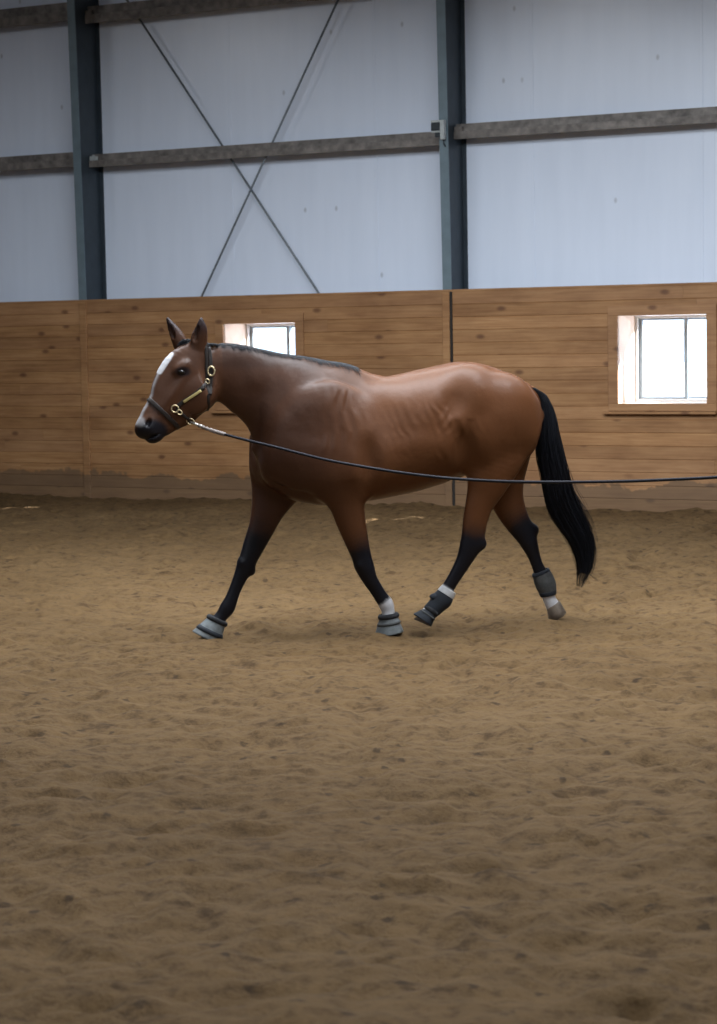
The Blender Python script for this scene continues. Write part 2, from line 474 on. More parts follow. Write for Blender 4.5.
# --- crossed brace rods, behind the girt fronts
def rod(p, q, label, off, tk=.30):
    a = wp(*p, off); b_ = wp(*q, off)
    A = Vector((a[0], 0, a[1])); B = Vector((b_[0], 0, b_[1])); d = (B - A)
    # extend down behind the boards and up to the eave
    tz = (0.5 - A.z) / d.z; P = A + d * tz
    tz = (5.86 - A.z) / d.z; Q = A + d * tz
    bm = bmesh.new()
    tube(bm, [Vector((0, 0, 0)), Q - P], .012, 10)
    o = bm_obj('brace_rod', bm, ROD, None, True, WT(P.x, off, P.z))
    tag(o, label, 'brace rod', 'crossed brace rods')
    bm = bmesh.new()
    u = (Q - P).normalized(); c = (Q - P) * tk
    tube(bm, [c, c + u * .16], .016, 8)
    t = bm_obj('turnbuckle', bm, ROD, o, True); t.matrix_world = o.matrix_world.copy()
rod((201, 298), (338, 0), 'thin steel brace rod leaning right, its foot nearer the horse head', .392)
rod((320, 295), (127, 0), 'thin steel brace rod leaning left, its foot above the horse shoulder', .425)

# --- small sensor box on the right column
fz = wp(440, 130, .06)
root = bpy.data.objects.new('sensor_box', None); COL.objects.link(root)
M = WT(fz[0], .05, fz[1]); root.matrix_world = M
tag(root, 'small black and pale grey sensor box on the right-hand steel column', 'sensor')
bm = bmesh.new(); box(bm, .015, .065, -.03, .025, -.10, .10, .006); box(bm, -.09, .02, -.028, .02, .075, .10, .006); box(bm, -.09, .02, -.028, .02, -.028, -.008, .005)
bm_obj('bracket', bm, GREYP, root, M=M)
bm = bmesh.new(); box(bm, -.085, .014, -.035, .02, -.006, .073, .006)
bm_obj('lens_housing', bm, BLACKP, root, M=M)
bm = bmesh.new(); box(bm, -.04, .014, -.035, .02, -.075, -.030, .006)
bm_obj('lower_lens', bm, BLACKP, root, M=M)
bm = bmesh.new(); tube(bm, [(0.045, 0, -.10), (.045, .0, -.14), (.05, .03, -.17)], .006, 8)
bm_obj('cable', bm, BLACKP, root, True, M=M)

# --- rest of the hall shell
def shell(name, x0, x1, y0, y1, z0, z1, m):
    bm = bmesh.new(); box(bm, x0, x1, y0, y1, z0, z1)
    return tag(bm_obj(name, bm, m, None, False, WM), kind='structure')
shell('wall_left', SL - .15, SL, -NB, SHEET + .12, -.2, HT, VINYL)
shell('wall_right', SR, SR + .15, -NB, SHEET + .12, -.2, HT, VINYL)
shell('wall_front', SL - .15, SR + .15, -NB - .15, -NB, -.2, HT, VINYL)
shell('ceiling', SL - .15, SR + .15, -NB - .15, SHEET + .12, HT, HT + .12, CONC)
bm = bmesh.new(); box(bm, -60, 60, SHEET + .13, 90, -.35, -.05)
tag(bm_obj('ground_outside', bm, SNOW, None, False, WM), kind='structure')

# ------------------------------------------------------------------ sand floor
def vnoise(x, y, seed):
    xi = np.floor(x).astype(np.int64); yi = np.floor(y).astype(np.int64)
    fx = x - xi; fy = y - yi
    fx = fx * fx * fx * (fx * (fx * 6 - 15) + 10); fy = fy * fy * fy * (fy * (fy * 6 - 15) + 10)
    def h(a, b):
        n = (a * 374761393 + b * 668265263 + seed * 982451653) & 0xffffffff
        n = ((n ^ (n >> 13)) * 1274126177) & 0xffffffff
        n = (n ^ (n >> 16)) & 0xffff
        return n / 65535.0
    return (h(xi, yi) * (1-fx) * (1-fy) + h(xi+1, yi) * fx * (1-fy) + h(xi, yi+1) * (1-fx) * fy + h(xi+1, yi+1) * fx * fy) - .5

HOOFPX = [(208, 640), (391, 631.5), (424, 623), (557, 620)]
def floor_mesh():
    fine = .027
    s_f = np.arange(-6.2, 11.0, fine); s = np.concatenate([np.linspace(SL, -6.2 - .4, 16), s_f, np.linspace(11.0 + .4, SR, 16)])
    n_f = np.arange(-18.6, 0.02, fine); n = np.concatenate([np.linspace(-NB, -18.6 - .5, 20), n_f, np.linspace(.06, .50, 3)])
    X, Y = np.meshgrid(s, n)
    wx = W0.x + X * WS.x + Y * WB.x; wy = W0.y + X * WS.y + Y * WB.y
    rot = .4
    u = wx * math.cos(rot) - wy * math.sin(rot); v = wx * math.sin(rot) + wy * math.cos(rot)
    u, v = u + .12 * vnoise(u / .35, v / .35, 31) + .3 * vnoise(u / 1.1, v / 1.1, 33), v + .12 * vnoise(u / .35, v / .35, 32) + .3 * vnoise(u / 1.1, v / 1.1, 34)
    z = .050 * vnoise(u / 1.6, v / 1.6, 1) + .040 * vnoise(u / .55, v / .55, 2) + .060 * vnoise(u / .24, v / .24, 3)
    z += .040 * vnoise(u / .12, v / .12, 4) + .034 * vnoise(u / .07, v / .07, 5)
    z += .030 * np.maximum(0, vnoise(u / .33, v / .33, 8) - .18)
    # hoof prints
    r = np.random.default_rng(3)
    sx0, dn = s_f[0], fine
    i0 = 16; j0 = 20
    for _ in range(2300):
        a = r.uniform(-5.9, 10.7); b_ = r.uniform(-18.2, -.3)
        rr = r.choice((.03, .045, .06, .085)); dep = min(.028, rr * r.uniform(.2, .75)); th = r.uniform(0, 6.3)
        ic = int((a - s_f[0]) / fine) + i0; jc = int((b_ - n_f[0]) / fine) + j0
        k = 10
        sl = (slice(max(jc - k, j0), jc + k), slice(max(ic - k, i0), ic + k))
        dx = X[sl] - a; dy = Y[sl] - b_
        p = dx * math.cos(th) + dy * math.sin(th); q = -dx * math.sin(th) + dy * math.cos(th)
        d2 = (p / rr) ** 2 + (q / (rr * 1.35)) ** 2
        z[sl] += -dep * np.exp(-d2 ** 1.3) + dep * .45 * np.exp(-(np.sqrt(d2) - 1.6) ** 2 / .16)
    # worn circular track the horse walks on, slightly lower
    tr = np.exp(-((wy - 12.75 + .035 * (wx - 1) ** 2 * .3) / .33) ** 2)
    z -= .018 * tr
    # drift heaped against the boards
    z += .03 * np.exp(Y / .28) * (Y <= .01) * (1 + 1.2 * vnoise(X / .9, Y * 0, 6)) + np.where(Y > .01, .05, 0)
    z *= .68
    # level around the hooves so they stand on the sand
    for (px, py) in HOOFPX:
        p = hit_plane(px, py, Vector((0, 0, 0)), Vector((0, 0, 1)))
        d = np.hypot(wx - p.x, wy - p.y)
        w = np.clip(1.4 - d / .16, 0, 1)
        z = z * (1 - w) + .004 * w
    me = bpy.data.meshes.new('floor')
    ny, nx = X.shape
    co = np.stack([X, Y, z], -1).reshape(-1, 3)
    idx = np.arange(ny * nx).reshape(ny, nx)
    q = np.stack([idx[:-1, :-1], idx[:-1, 1:], idx[1:, 1:], idx[1:, :-1]], -1).reshape(-1, 4)
    me.vertices.add(len(co)); me.vertices.foreach_set('co', co.ravel())
    me.loops.add(q.size); me.loops.foreach_set('vertex_index', q.ravel())
    me.polygons.add(len(q)); me.polygons.foreach_set('loop_start', np.arange(0, q.size, 4))
    me.update(calc_edges=True)
    return me
fl = link('floor', floor_mesh(), SAND, None, True, WM); tag(fl, kind='structure')

# ------------------------------------------------------------------ the horse
PSI = math.radians(12)
HROOT = Vector((0.22, 13.1, 0))
HX = Vector((-math.cos(PSI), -math.sin(PSI), 0))     # forward
HY = Vector((math.sin(PSI), -math.cos(PSI), 0))      # horse's left, towards the camera
HM = Matrix(((HX.x, HY.x, 0, HROOT.x), (HX.y, HY.y, 0, HROOT.y), (0, 0, 1, 0), (0, 0, 0, 1)))
HMI = HM.inverted()
def K(px, py, lat=0.0):
    p = hit_plane(px, py, HROOT + HY * lat, HY)
    q = HMI @ p
    return np.array((q.x, q.y, q.z))
PXM = 13.1 / F        # metres per pixel at the horse

VOX = 0.0082
bmin = np.array((-1.10, -0.44, -0.04)); bmax = np.array((1.62, 0.46, 2.02))
dims = np.ceil((bmax - bmin) / VOX).astype(int)
gx = (bmin[0] + VOX * np.arange(dims[0])).astype(np.float32)
gy = (bmin[1] + VOX * np.arange(dims[1])).astype(np.float32)
gz_ = (bmin[2] + VOX * np.arange(dims[2])).astype(np.float32)
FIELD = np.full(dims, 1.0, np.float32)

def smin(a, b, k):
    h = np.maximum(k - np.abs(a - b), 0) / k
    return np.minimum(a, b) - h * h * k * 0.25
def smax(a, b, k): return -smin(-a, -b, k)

def sub_block(lo, hi):
    i0 = np.maximum(((lo - bmin) / VOX).astype(int) - 1, 0); i1 = np.minimum(((hi - bmin) / VOX).astype(int) + 2, dims)
    sl = tuple(slice(a, b) for a, b in zip(i0, i1))
    X, Y, Z = np.meshgrid(gx[sl[0]], gy[sl[1]], gz_[sl[2]], indexing='ij')
    return sl, X, Y, Z

def seg_f(X, Y, Z, A, B, ra, rb, la, lb, flat=0.0):
    """elliptical round cone: in-plane radii ra,rb ; lateral radii la,lb"""
    d = B - A; Lg = np.linalg.norm(d); t_ = d / Lg
    lat = np.array((0, 1., 0)); lat = lat - t_ * lat.dot(t_); lat /= np.linalg.norm(lat)
    s_ = np.cross(t_, lat)
    px = X - A[0]; py = Y - A[1]; pz = Z - A[2]
    ax = px * t_[0] + py * t_[1] + pz * t_[2]
    tt = np.clip(ax / Lg, 0, 1)
    ex = ax - tt * Lg
    q = px * lat[0] + py * lat[1] + pz * lat[2]
    r = px * s_[0] + py * s_[1] + pz * s_[2]
    R = ra + (rb - ra) * tt; Q = la + (lb - la) * tt
    m = np.minimum(R, Q)
    k0 = np.sqrt((r / R) ** 2 + (q / Q) ** 2 + (ex / m) ** 2) + 1e-6
    k1 = np.sqrt((r / R ** 2) ** 2 + (q / Q ** 2) ** 2 + (ex / m ** 2) ** 2) + 1e-6
    return k0 * (k0 - 1) / k1

def sweep_pts(nodes, sub=5):
    """nodes: (px,py, r_px, lat, r_lat_m) -> array of x,y,z,r,rl splined"""
    P = []
    for (u, v, r, lat, rl) in nodes:
        k = K(u, v, lat); P.append((k[0], k[1], k[2], r * PXM, rl))
    return cr_spline(P, sub)

def add_sweep(nodes, k=0.03, sub=4, field=None):
    P = sweep_pts(nodes, sub)
    mr = max(P[:, 3].max(), P[:, 4].max()) + k + .03
    sl, X, Y, Z = sub_block(P[:, :3].min(0) - mr, P[:, :3].max(0) + mr)
    f = np.full(X.shape, 1.0, np.float32)
    for a, b in zip(P, P[1:]):
        f = np.minimum(f, seg_f(X, Y, Z, a[:3], b[:3], a[3], b[3], a[4], b[4]))
    FIELD[sl] = smin(FIELD[sl], f, k)
    return P

def ell_block(c, r, k, rot=0.0, op='add', yaw=0.0):
    """ellipsoid at local c (m), radii r (along, lateral, perp), rot in the sagittal plane"""
    m = max(r) + k + .02
    sl, X, Y, Z = sub_block(np.array(c) - m, np.array(c) + m)
    x = X - c[0]; y = Y - c[1]; z = Z - c[2]
    ca, sa = math.cos(rot), math.sin(rot)
    a = x * ca + z * sa; b = -x * sa + z * ca
    cy, sy = math.cos(yaw), math.sin(yaw)
    a, y = a * cy + y * sy, -a * sy + y * cy
    k0 = np.sqrt((a / r[0]) ** 2 + (y / r[1]) ** 2 + (b / r[2]) ** 2) + 1e-6
    k1 = np.sqrt((a / r[0] ** 2) ** 2 + (y / r[1] ** 2) ** 2 + (b / r[2] ** 2) ** 2) + 1e-6
    f = k0 * (k0 - 1) / k1
    FIELD[sl] = smin(FIELD[sl], f, k) if op == 'add' else smax(FIELD[sl], -f, k)

def ell(px, py, lat, ru, rv, rl, k=0.05, rot=0.0, op='add', both=False, latf=None, yaw=0.0):
    """radii ru,rv in px, rl m; rot: image angle, + = clockwise downwards to the right"""
    ell_block(K(px, py, lat), (ru * PXM, rl, rv * PXM), k, math.radians(rot), op, yaw)
    if both:
        c = K(px, py, lat); c[1] = -c[1]
        ell_block(c, (ru * PXM, rl, rv * PXM), k, math.radians(rot), op, -yaw)

# --- trunk: top line, belly line and width profiles (image px -> horse plane)
TR = [ # u, top, bottom, half width m, egg (positive = narrower on top)
 (258, 436, 462, .050, 0), (261, 424, 473, .090, 0), (267, 410, 483, .130, .0), (277, 395, 491, .172, .05), (290, 380, 498, .195, .15), (310, 368.5, 501.5, .212, .30),
 (329, 364.5, 503, .228, .42), (345, 366, 501.5, .242, .48), (357, 370.5, 499.5, .254, .42), (371, 376.5, 497.5, .270, .30), (387, 376.5, 494.5, .287, .16),
 (404, 373.3, 491, .300, .10), (420, 369.5, 487, .305, .06), (440, 365.3, 481, .300, .05), (455, 362.8, 476, .292, .06), (470, 362.4, 471, .288, .08), (483, 364.3, 466, .285, .10),
 (497, 368.5, 462, .275, .12), (508, 374, 458, .258, .14), (519, 381, 453, .230, .12), (528, 388.5, 446, .190, .08), (535, 397, 437, .135, .0), (540, 408, 424, .06, 0)]
T3 = []
for (u, t, b, w_, e) in TR:
    b += 2.6 * max(0, min(1, (u - 275) / 25, (465 - u) / 20)); a = K(u, t); c = K(u, b); T3.append((.5 * (a[0] + c[0]), a[2], c[2], w_, e))
T3 = cr_spline(T3, 5); T3 = T3[np.argsort(T3[:, 0])]
xs = T3[:, 0]
sl, X, Y, Z = sub_block(np.array((xs[0] - .08, -.42, .70)), np.array((xs[-1] + .08, .42, 1.80)))
def prof(x, j): return np.interp(x, xs, T3[:, j])
x1 = X[:, 0, 0]
tp = prof(x1, 1)[:, None, None]; bt_ = prof(x1, 2)[:, None, None]; wd = prof(x1, 3)[:, None, None]; eg = prof(x1, 4)[:, None, None]
over = np.maximum(np.maximum(xs[0] - x1, x1 - xs[-1]), 0)[:, None, None]
cz = .5 * (tp + bt_); hz = .5 * (tp - bt_)
zn = np.clip((Z - cz) / hz, -1.3, 1.3)
we = wd * (1 - eg * np.clip(zn, -.6, 1.1))
pw = 2.25
kk = (np.abs(Y / we) ** pw + np.abs((Z - cz) / hz) ** pw) ** (1 / pw)
f = (kk - 1) * np.minimum(we, hz) * .8 + over
FIELD[sl] = np.minimum(FIELD[sl], f)

# --- neck
NECK = add_sweep([(213, 369, 24, .000, .066), (217, 371, 27.5, .0, .072), (236, 376, 31, 0, .078), (251, 383, 35, 0, .088), (266, 390.5, 39, 0, .102), (284, 402.5, 43.5, 0, .128), (303, 416, 42, 0, .160), (325, 434, 38, 0, .185)], .12)
# crest and withers ridge
add_sweep([(300, 373, 6.5, 0, .03), (322, 374.5, 8, 0, .045), (340, 376, 8, 0, .05), (357, 379, 7, 0, .05), (375, 383, 5, 0, .04)], .05)
# --- head (turned a little towards the camera)
HD = [(203, 351, 12, .000, .052), (197, 358, 20, .004, .066), (190, 371, 27.5, .012, .076), (184, 386, 30, .022, .070), (175, 401.5, 27.5, .035, .060), (164, 413.5, 21, .046, .051), (155.5, 422.5, 17.5, .055, .047), (150.5, 430, 14, .061, .045)]
HEAD = add_sweep(HD, .03)
ell(147.5, 427, .060, 13.5, 11, .054, .02, rot=-35)         # muzzle / nostril bulk
ell(154, 437.0, .060, 8.5, 6.2, .038, .015, rot=-15)       # lower lip, chin
ell(203, 390, .022, 15.5, 21, .082, .03, rot=8)            # jowls
for sgn in (1, -1):
    ell(197, 396, .018 + sgn * .058, 14, 18, .030, .02, rot=10)       # cheek plates
    ell(181, 367.5, .012 + sgn * .060, 8.5, 4.2, .030, .03, rot=-42)     # orbital bone
    ell(172, 395, .032 + sgn * .048, 14, 2.6, .016, .03, rot=-55)     # facial crest
    ell(180.8, 372.4, .012 + sgn * .098, 4.6, 2.6, .014, .012, rot=-20, op='sub')   # eye socket
    ell(148.5, 422.5, .056 + sgn * .050, 4.6, 2.3, .015, .008, rot=-60, op='sub')      # nostril
    ell(152, 437.2, .060 + sgn * .045, 9, .9, .030, .006, rot=-22, op='sub')        # mouth line
    ell(207, 368, .002 + sgn * .085, 5, 22, .020, .03, rot=-5, op='sub')       # hollow behind the jaw
# ears
for (nd) in ([(181, 346, 7.4, -.050, .030), (177.5, 337, 7.0, -.056, .030), (172.5, 328, 4.8, -.062, .024), (167.5, 318.5, 1.6, -.066, .009)],
             [(198.5, 347, 8.6, .034, .028), (199.5, 337, 8.2, .044, .026), (201.0, 328, 6.0, .052, .022), (201.2, 319.0, 1.8, .058, .009)]):
    add_sweep(nd, .016)
ell(171.0, 331.0, -.040, 2.6, 8.5, .016, .005, rot=-20, op='sub')
ell(195.8, 333.0, .062, 2.8, 9, .018, .005, rot=8, op='sub')

# --- legs (px, py, radius px, lateral m, lateral radius m)
LEG = {}
LEG['near_fore'] = [(322, 440, 40, .110, .085), (334, 470, 30, .145, .075), (343, 489, 23, .150, .066), (347, 505, 17.6, .148, .056), (350.6, 520, 15.2, .142, .050), (356.4, 540, 12.2, .135, .043),
    (361.0, 555, 10.2, .130, .038), (364.6, 567, 9.6, .126, .041), (369.2, 578, 7.9, .122, .035), (375.4, 588, 7.0, .118, .027), (381.2, 597, 6.9, .115, .026), (386.2, 604.5, 7.7, .113, .031), (388.0, 611, 6.6, .112, .028), (389, 618, 7.5, .112, .034)]
LEG['off_fore'] = [(288, 445, 40, -.110, .085), (280, 476, 32, -.145, .072), (273, 496, 23, -.146, .060), (267.5, 511, 17, -.142, .052), (261.5, 528, 13.4, -.136, .045), (254.2, 545, 11.2, -.130, .039),
    (249.6, 556, 9.7, -.126, .039), (245.0, 567, 8.9, -.122, .038), (240.0, 578, 7.0, -.118, .030), (234.8, 590, 6.2, -.114, .026), (231.0, 600, 6.7, -.111, .028), (227.2, 608, 7.7, -.110, .031), (221.6, 616, 6.4, -.110, .028), (217, 622, 7.5, -.11, .034)]
LEG['near_hind'] = [(500, 402, 38, .105, .125), (497, 428, 36, .125, .118), (497, 447, 33, .142, .100), (491.5, 468, 26.5, .150, .082), (486, 487, 19.8, .150, .066), (479.5, 504, 14.6, .146, .052), (475.4, 520, 12.8, .142, .044),
    (473.4, 534, 12.0, .139, .041), (470.8, 545, 11.4, .137, .041), (464.8, 559, 8.6, .134, .034), (458.2, 571, 7.2, .131, .028), (451.0, 583, 6.6, .128, .026), (445.0, 592.5, 7.2, .126, .029), (440.4, 600, 8.2, .125, .032), (434.0, 607.5, 7.2, .125, .029), (428.5, 613.5, 7.6, .125, .034)]
LEG['off_hind'] = [(505, 402, 36, -.105, .125), (505, 430, 34, -.125, .115), (504, 455, 28, -.142, .095), (503, 478, 23, -.150, .078), (506, 496, 18.5, -.150, .060), (511, 510, 15.8, -.146, .050), (518, 523, 13.4, -.142, .044),
    (524.6, 533, 11.8, -.139, .041), (529.0, 543, 9.4, -.137, .039), (533.6, 555, 6.8, -.134, .029), (537.6, 566, 6.3, -.131, .026), (542.2, 576, 7.6, -.128, .029), (546.2, 587, 8.2, -.126, .032), (549.0, 598, 6.9, -.125, .028), (552.6, 605.5, 7.4, -.125, .032)]
LP = {}
for nm, nd in LEG.items():
    LP[nm] = add_sweep(nd, .045)
# joint detail: elbows, knees, hocks, ergots
ell(362, 493, .150, 7, 6, .035, .04)                        # near elbow
ell(481.0, 544.5, .137, 5.5, 6, .022, .03, rot=60)       # near point of hock
ell(533.5, 529.5, -.137, 5.5, 6, .022, .03, rot=-60)      # off point of hock
ell(369.0, 569, .128, 3.5, 4.5, .022, .025)                 # pisiform bones
ell(251.8, 571, -.122, 3.5, 4.5, .020, .025)
ell(358.5, 565, .126, 4, 6, .040, .012)
ell(241.5, 563, -.122, 4, 6, .038, .012)
# --- muscles
ell(330, 462, .165, 32, 24, .070, .05, rot=-12, both=True)      # triceps
ell(300, 440, .130, 20, 38, .050, .12, rot=28, both=True)       # shoulder blade front
ell(326, 430, .125, 20, 36, .045, .12, rot=20, both=True)       # shoulder blade rear
ell(275, 460, .085, 12, 20, .055, .07, rot=20, both=True)       # breast muscle
ell(371, 466, .315, 7, 30, .055, .07, rot=4, op='sub', both=True)   # groove behind the triceps... shallow
ell(470, 388, .150, 20, 18, .075, .12, both=True)               # point of hip
ell(505, 405, .150, 28, 30, .110, .07, both=True)               # rump
ell(522, 425, .120, 15, 30, .090, .06, rot=-8, both=True)       # buttock
ell(484, 440, .165, 17, 26, .090, .04, rot=-6, both=True)      # stifle
ell(467, 464, .302, 5, 24, .050, .09, rot=-4, op='sub', both=True)     # flank fold
ell(452, 400, .335, 12, 14, .050, .06, op='sub', both=True)     # hollow of the flank
ell(457, 472, .0, 9, 5, .045, .03)                              # sheath
   # groove neck to shoulder
# tail dock
add_sweep([(519, 388, 8, 0, .04), (527, 390, 6.5, 0, .035), (534, 395, 5.5, 0, .032), (538, 402, 5, 0, .028)], .03)

# --- surface nets
def surface_nets(Fd):
    nx, ny, nz = Fd.shape
    ins = Fd < 0
    cx, cy, cz_ = nx - 1, ny - 1, nz - 1
    acc = np.zeros((cx, cy, cz_, 3), np.float32); cnt = np.zeros((cx, cy, cz_), np.float32)
    for ax in range(3):
        a = [slice(None)] * 3; b = [slice(None)] * 3
        a[ax] = slice(0, -1); b[ax] = slice(1, None); a = tuple(a); b = tuple(b)
        cr = ins[a] != ins[b]
        I = np.argwhere(cr)
        fa = Fd[a][cr]; fb = Fd[b][cr]; t = fa / (fa - fb)
        pos = I.astype(np.float32); pos[:, ax] += t
        o1, o2 = [k for k in range(3) if k != ax]
        for d1 in (0, -1):
            for d2 in (0, -1):
                J = I.copy(); J[:, o1] += d1; J[:, o2] += d2
                ok = (J[:, o1] >= 0) & (J[:, o2] >= 0) & (J[:, 0] < cx) & (J[:, 1] < cy) & (J[:, 2] < cz_)
                j = J[ok]
                np.add.at(acc, (j[:, 0], j[:, 1], j[:, 2]), pos[ok]); np.add.at(cnt, (j[:, 0], j[:, 1], j[:, 2]), 1)
    m = cnt > 0
    vid = -np.ones(m.shape, np.int64); vid[m] = np.arange(m.sum())
    V = acc[m] / cnt[m][:, None]
    Q = []
    for ax in range(3):
        a = [slice(None)] * 3; b = [slice(None)] * 3
        a[ax] = slice(0, -1); b[ax] = slice(1, None); a = tuple(a); b = tuple(b)
        cr = ins[a] != ins[b]
        I = np.argwhere(cr); sgn = ins[a][cr]
        o1, o2 = [(1, 2), (2, 0), (0, 1)][ax]
        ok = (I[:, o1] >= 1) & (I[:, o2] >= 1) & (I[:, o1] < (cx, cy, cz_)[o1]) & (I[:, o2] < (cx, cy, cz_)[o2])
        I = I[ok]; sgn = sgn[ok]
        def v(d1, d2):
            J = I.copy(); J[:, o1] += d1; J[:, o2] += d2
            return vid[J[:, 0], J[:, 1], J[:, 2]]
        q = np.stack([v(-1, -1), v(0, -1), v(0, 0), v(-1, 0)], -1)
        q[~sgn] = q[~sgn][:, ::-1]
        Q.append(q)
    return V, np.concatenate(Q)

V, Q = surface_nets(FIELD)
V = V * VOX + bmin
# keep the largest piece, smooth lightly
def laplace(V, Q, it=2, lam=.5):
    for _ in range(it):
        for l_ in (lam, -lam * .96):
            acc = np.zeros_like(V); c = np.zeros(len(V))
            for k in range(4):
                a = Q[:, k]; b = Q[:, (k + 1) % 4]
                np.add.at(acc, a, V[b]); np.add.at(acc, b, V[a]); np.add.at(c, a, 1); np.add.at(c, b, 1)
            V = V + l_ * (acc / np.maximum(c, 1)[:, None] - V)
    return V
V = laplace(V, Q, 3, .55)
# vertex normals
def vnorm(V, Q):
    n = np.cross(V[Q[:, 2]] - V[Q[:, 0]], V[Q[:, 3]] - V[Q[:, 1]])
    vn = np.zeros_like(V)
    for k in range(4): np.add.at(vn, Q[:, k], n)
    return vn / (np.linalg.norm(vn, axis=1)[:, None] + 1e-12)
vn = vnorm(V, Q)
# image-like side coordinates of every vertex (at the mid plane) for surface detail and markings
def side_uv(V):
    P = np.array(HM)[:3, :3] @ np.stack([V[:, 0], V[:, 1] * 0, V[:, 2]]) + np.array(HROOT)[:, None]
    d = P - np.array(CPOS)[:, None]
    z = np.array(_f0) @ d
    return CXP + F * (np.array(CR) @ d) / z, CYP - F * (np.array(CU) @ d) / z
su, sv = side_uv(V)
side = np.abs(vn[:, 1])
def bumpf(c0, c1, ru, rv):
    return np.exp(-(((su - c0) / ru) ** 2 + ((sv - c1) / rv) ** 2) ** 1.5)
ph = (su + (sv - 430) * -.42)
nz = vnoise(V[:, 0] / .10, V[:, 2] / .07, 21) * 2; nz2 = np.clip(.5 + 1.2 * vnoise(V[:, 0] / .12 + 9, V[:, 2] / .09, 22) * 2, 0, 1.3)
rib = nz2 * np.sin(ph / 9.0 * 2 * math.pi + 2.2 * nz) * bumpf(420, 425, 44, 42) * side
wr = nz2 * np.sin((su - 300 + 3 * np.sin(sv / 9)) / 11.5 * 2 * math.pi + 1.2 * nz) * bumpf(333, 415, 26, 42) * side
fl_ = nz2 * np.sin((su * .8 + sv * .6) / 7.5 * 2 * math.pi + 2 * nz) * bumpf(446, 420, 16, 22) * side
disp = .0012 * rib + .0028 * wr + .0017 * fl_
V = V + vn * disp[:, None]
# the breathing of the surface: low frequency muscle relief
n2 = vnoise(V[:, 0] / .12 + 5, V[:, 2] / .16 + 3 * np.sign(V[:, 1]), 11)
body = np.clip((V[:, 2] - .75) / .15, 0, 1) * np.clip((1.25 - V[:, 0]) / .2, 0, 1)
V = V + vn * (.013 * n2 * body * side)[:, None]

me = bpy.data.meshes.new('horse')
me.from_pydata([tuple(v) for v in V], [], [tuple(int(i) for i in q) for q in Q])
me.validate(); me.update()

# --- coat pattern (bay with black points, white star and socks), as a colour attribute
def leg_param(V, P):
    """nearest spline node index (fraction 0..1) and distance"""
    best = np.full(len(V), 9.); idx = np.zeros(len(V))
    for i in range(len(P) - 1):
        a = P[i, :3]; d = P[i+1, :3] - a; L2 = d.dot(d)
        t = np.clip(((V - a) @ d) / L2, 0, 1)
        q = a + t[:, None] * d
        ds = np.linalg.norm(V - q, axis=1) - (P[i, 3] + (P[i+1, 3] - P[i, 3]) * t)
        m = ds < best; best[m] = ds[m]; idx[m] = (i + t)[m]
    return idx / 4.0, best       # in units of original nodes (sub=4)
brown = np.array((0.094, 0.035, 0.0130)); dark = np.array((0.024, 0.0105, 0.0065)); black = np.array((0.0055, 0.0055, 0.0085)); white = np.array((0.42, 0.41, 0.42))
C = np.tile(brown, (len(V), 1))
def blend(C, m, c): m = np.clip(m, 0, 1)[:, None]; return C * (1 - m) + c * m
sst = lambda x, a, b: np.clip((x - a) / (b - a), 0, 1) ** 2 * (3 - 2 * np.clip((x - a) / (b - a), 0, 1))
jit = vnoise(V[:, 0] / .05, V[:, 2] / .05, 5) * .4
# neck, shoulder and topline of the coat blended darker
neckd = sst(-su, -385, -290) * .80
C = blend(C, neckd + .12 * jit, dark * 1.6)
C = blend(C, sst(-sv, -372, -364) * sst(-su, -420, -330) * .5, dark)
blk_from = {'near_fore': 4.2, 'off_fore': 3.2, 'near_hind': 5.8, 'off_hind': 4.6}
sock = {'near_fore': 10.35, 'near_hind': 11.3, 'off_hind': 11.4}
for nm, P in LP.items():
    t, ds = leg_param(V, P)
    near = (ds < .04) & ((V[:, 1] > 0) == (P[-1, 1] > 0)) & (V[:, 2] < 1.0)
    b0 = blk_from[nm]
    m = sst(t + jit * 1.0, b0, b0 + 1.8) * near
    # black runs further up the front of the cannon / back of the hock
    C = blend(C, m, black)
    if nm in sock:
        C = blend(C, sst(t + jit * .3, sock[nm], sock[nm] + .35) * near, white)
# black muzzle
hx = K(150, 434)
mz = sst(-np.hypot((su - 150) * .9, (sv - 434) * 1.0) + jit * 2, -19, -12) * ((V[:, 0] > 1.1) & (V[:, 2] > 1.0))
C = blend(C, mz * .97, black * .9)
headm = ((V[:, 0] > 1.05) & (V[:, 2] > 1.05)) * 1.0
C = blend(C, headm * .30 * (1 - mz), brown * .8)
# eye rims dark
C = blend(C, headm * sst(-np.hypot((su - 181) * .8, (sv - 371.5) * 1.3), -8, -4) * .9 * (side > .35), black)
# ear insides / tips
C = blend(C, headm * sst(-sv, -340, -322) * .7, black * 1.5)
# star and stripe down the nasal bone
prof_d = np.array([(174, 346), (165, 356), (159, 366), (154.5, 381), (148.5, 395), (141.5, 409), (136.5, 421), (135.5, 427)])
axis_y = np.interp(su, [135, 150, 163, 174, 183, 190, 203], [.068, .062, .047, .036, .024, .013, 0.0])
fx, fz = vn[:, 0], vn[:, 2]
front = np.clip((fx * .83 + fz * .5), 0, 1)
dl = V[:, 1] - axis_y
sa, sb2 = np.array((169.5, 354.)), np.array((158.5, 371.))
dd_ = sb2 - sa; tt_ = np.clip(((su - sa[0]) * dd_[0] + (sv - sa[1]) * dd_[1]) / dd_.dot(dd_), 0, 1)
dst = np.hypot(su - sa[0] - tt_ * dd_[0], sv - sa[1] - tt_ * dd_[1])
star = sst(-(dst + jit * 1.2), -(6.2 - 2.6 * 1), -2.2) * sst(front, .05, .3) * headm
wst = sst(-np.abs(dl) + jit * .006, -.022, -.010) * ((sv >= 369) & (sv < 424)) * sst(front, .5, .75) * headm
C = blend(C, np.clip(star, 0, 1) * .95, white)
C = blend(C, wst * .55, white * .8)
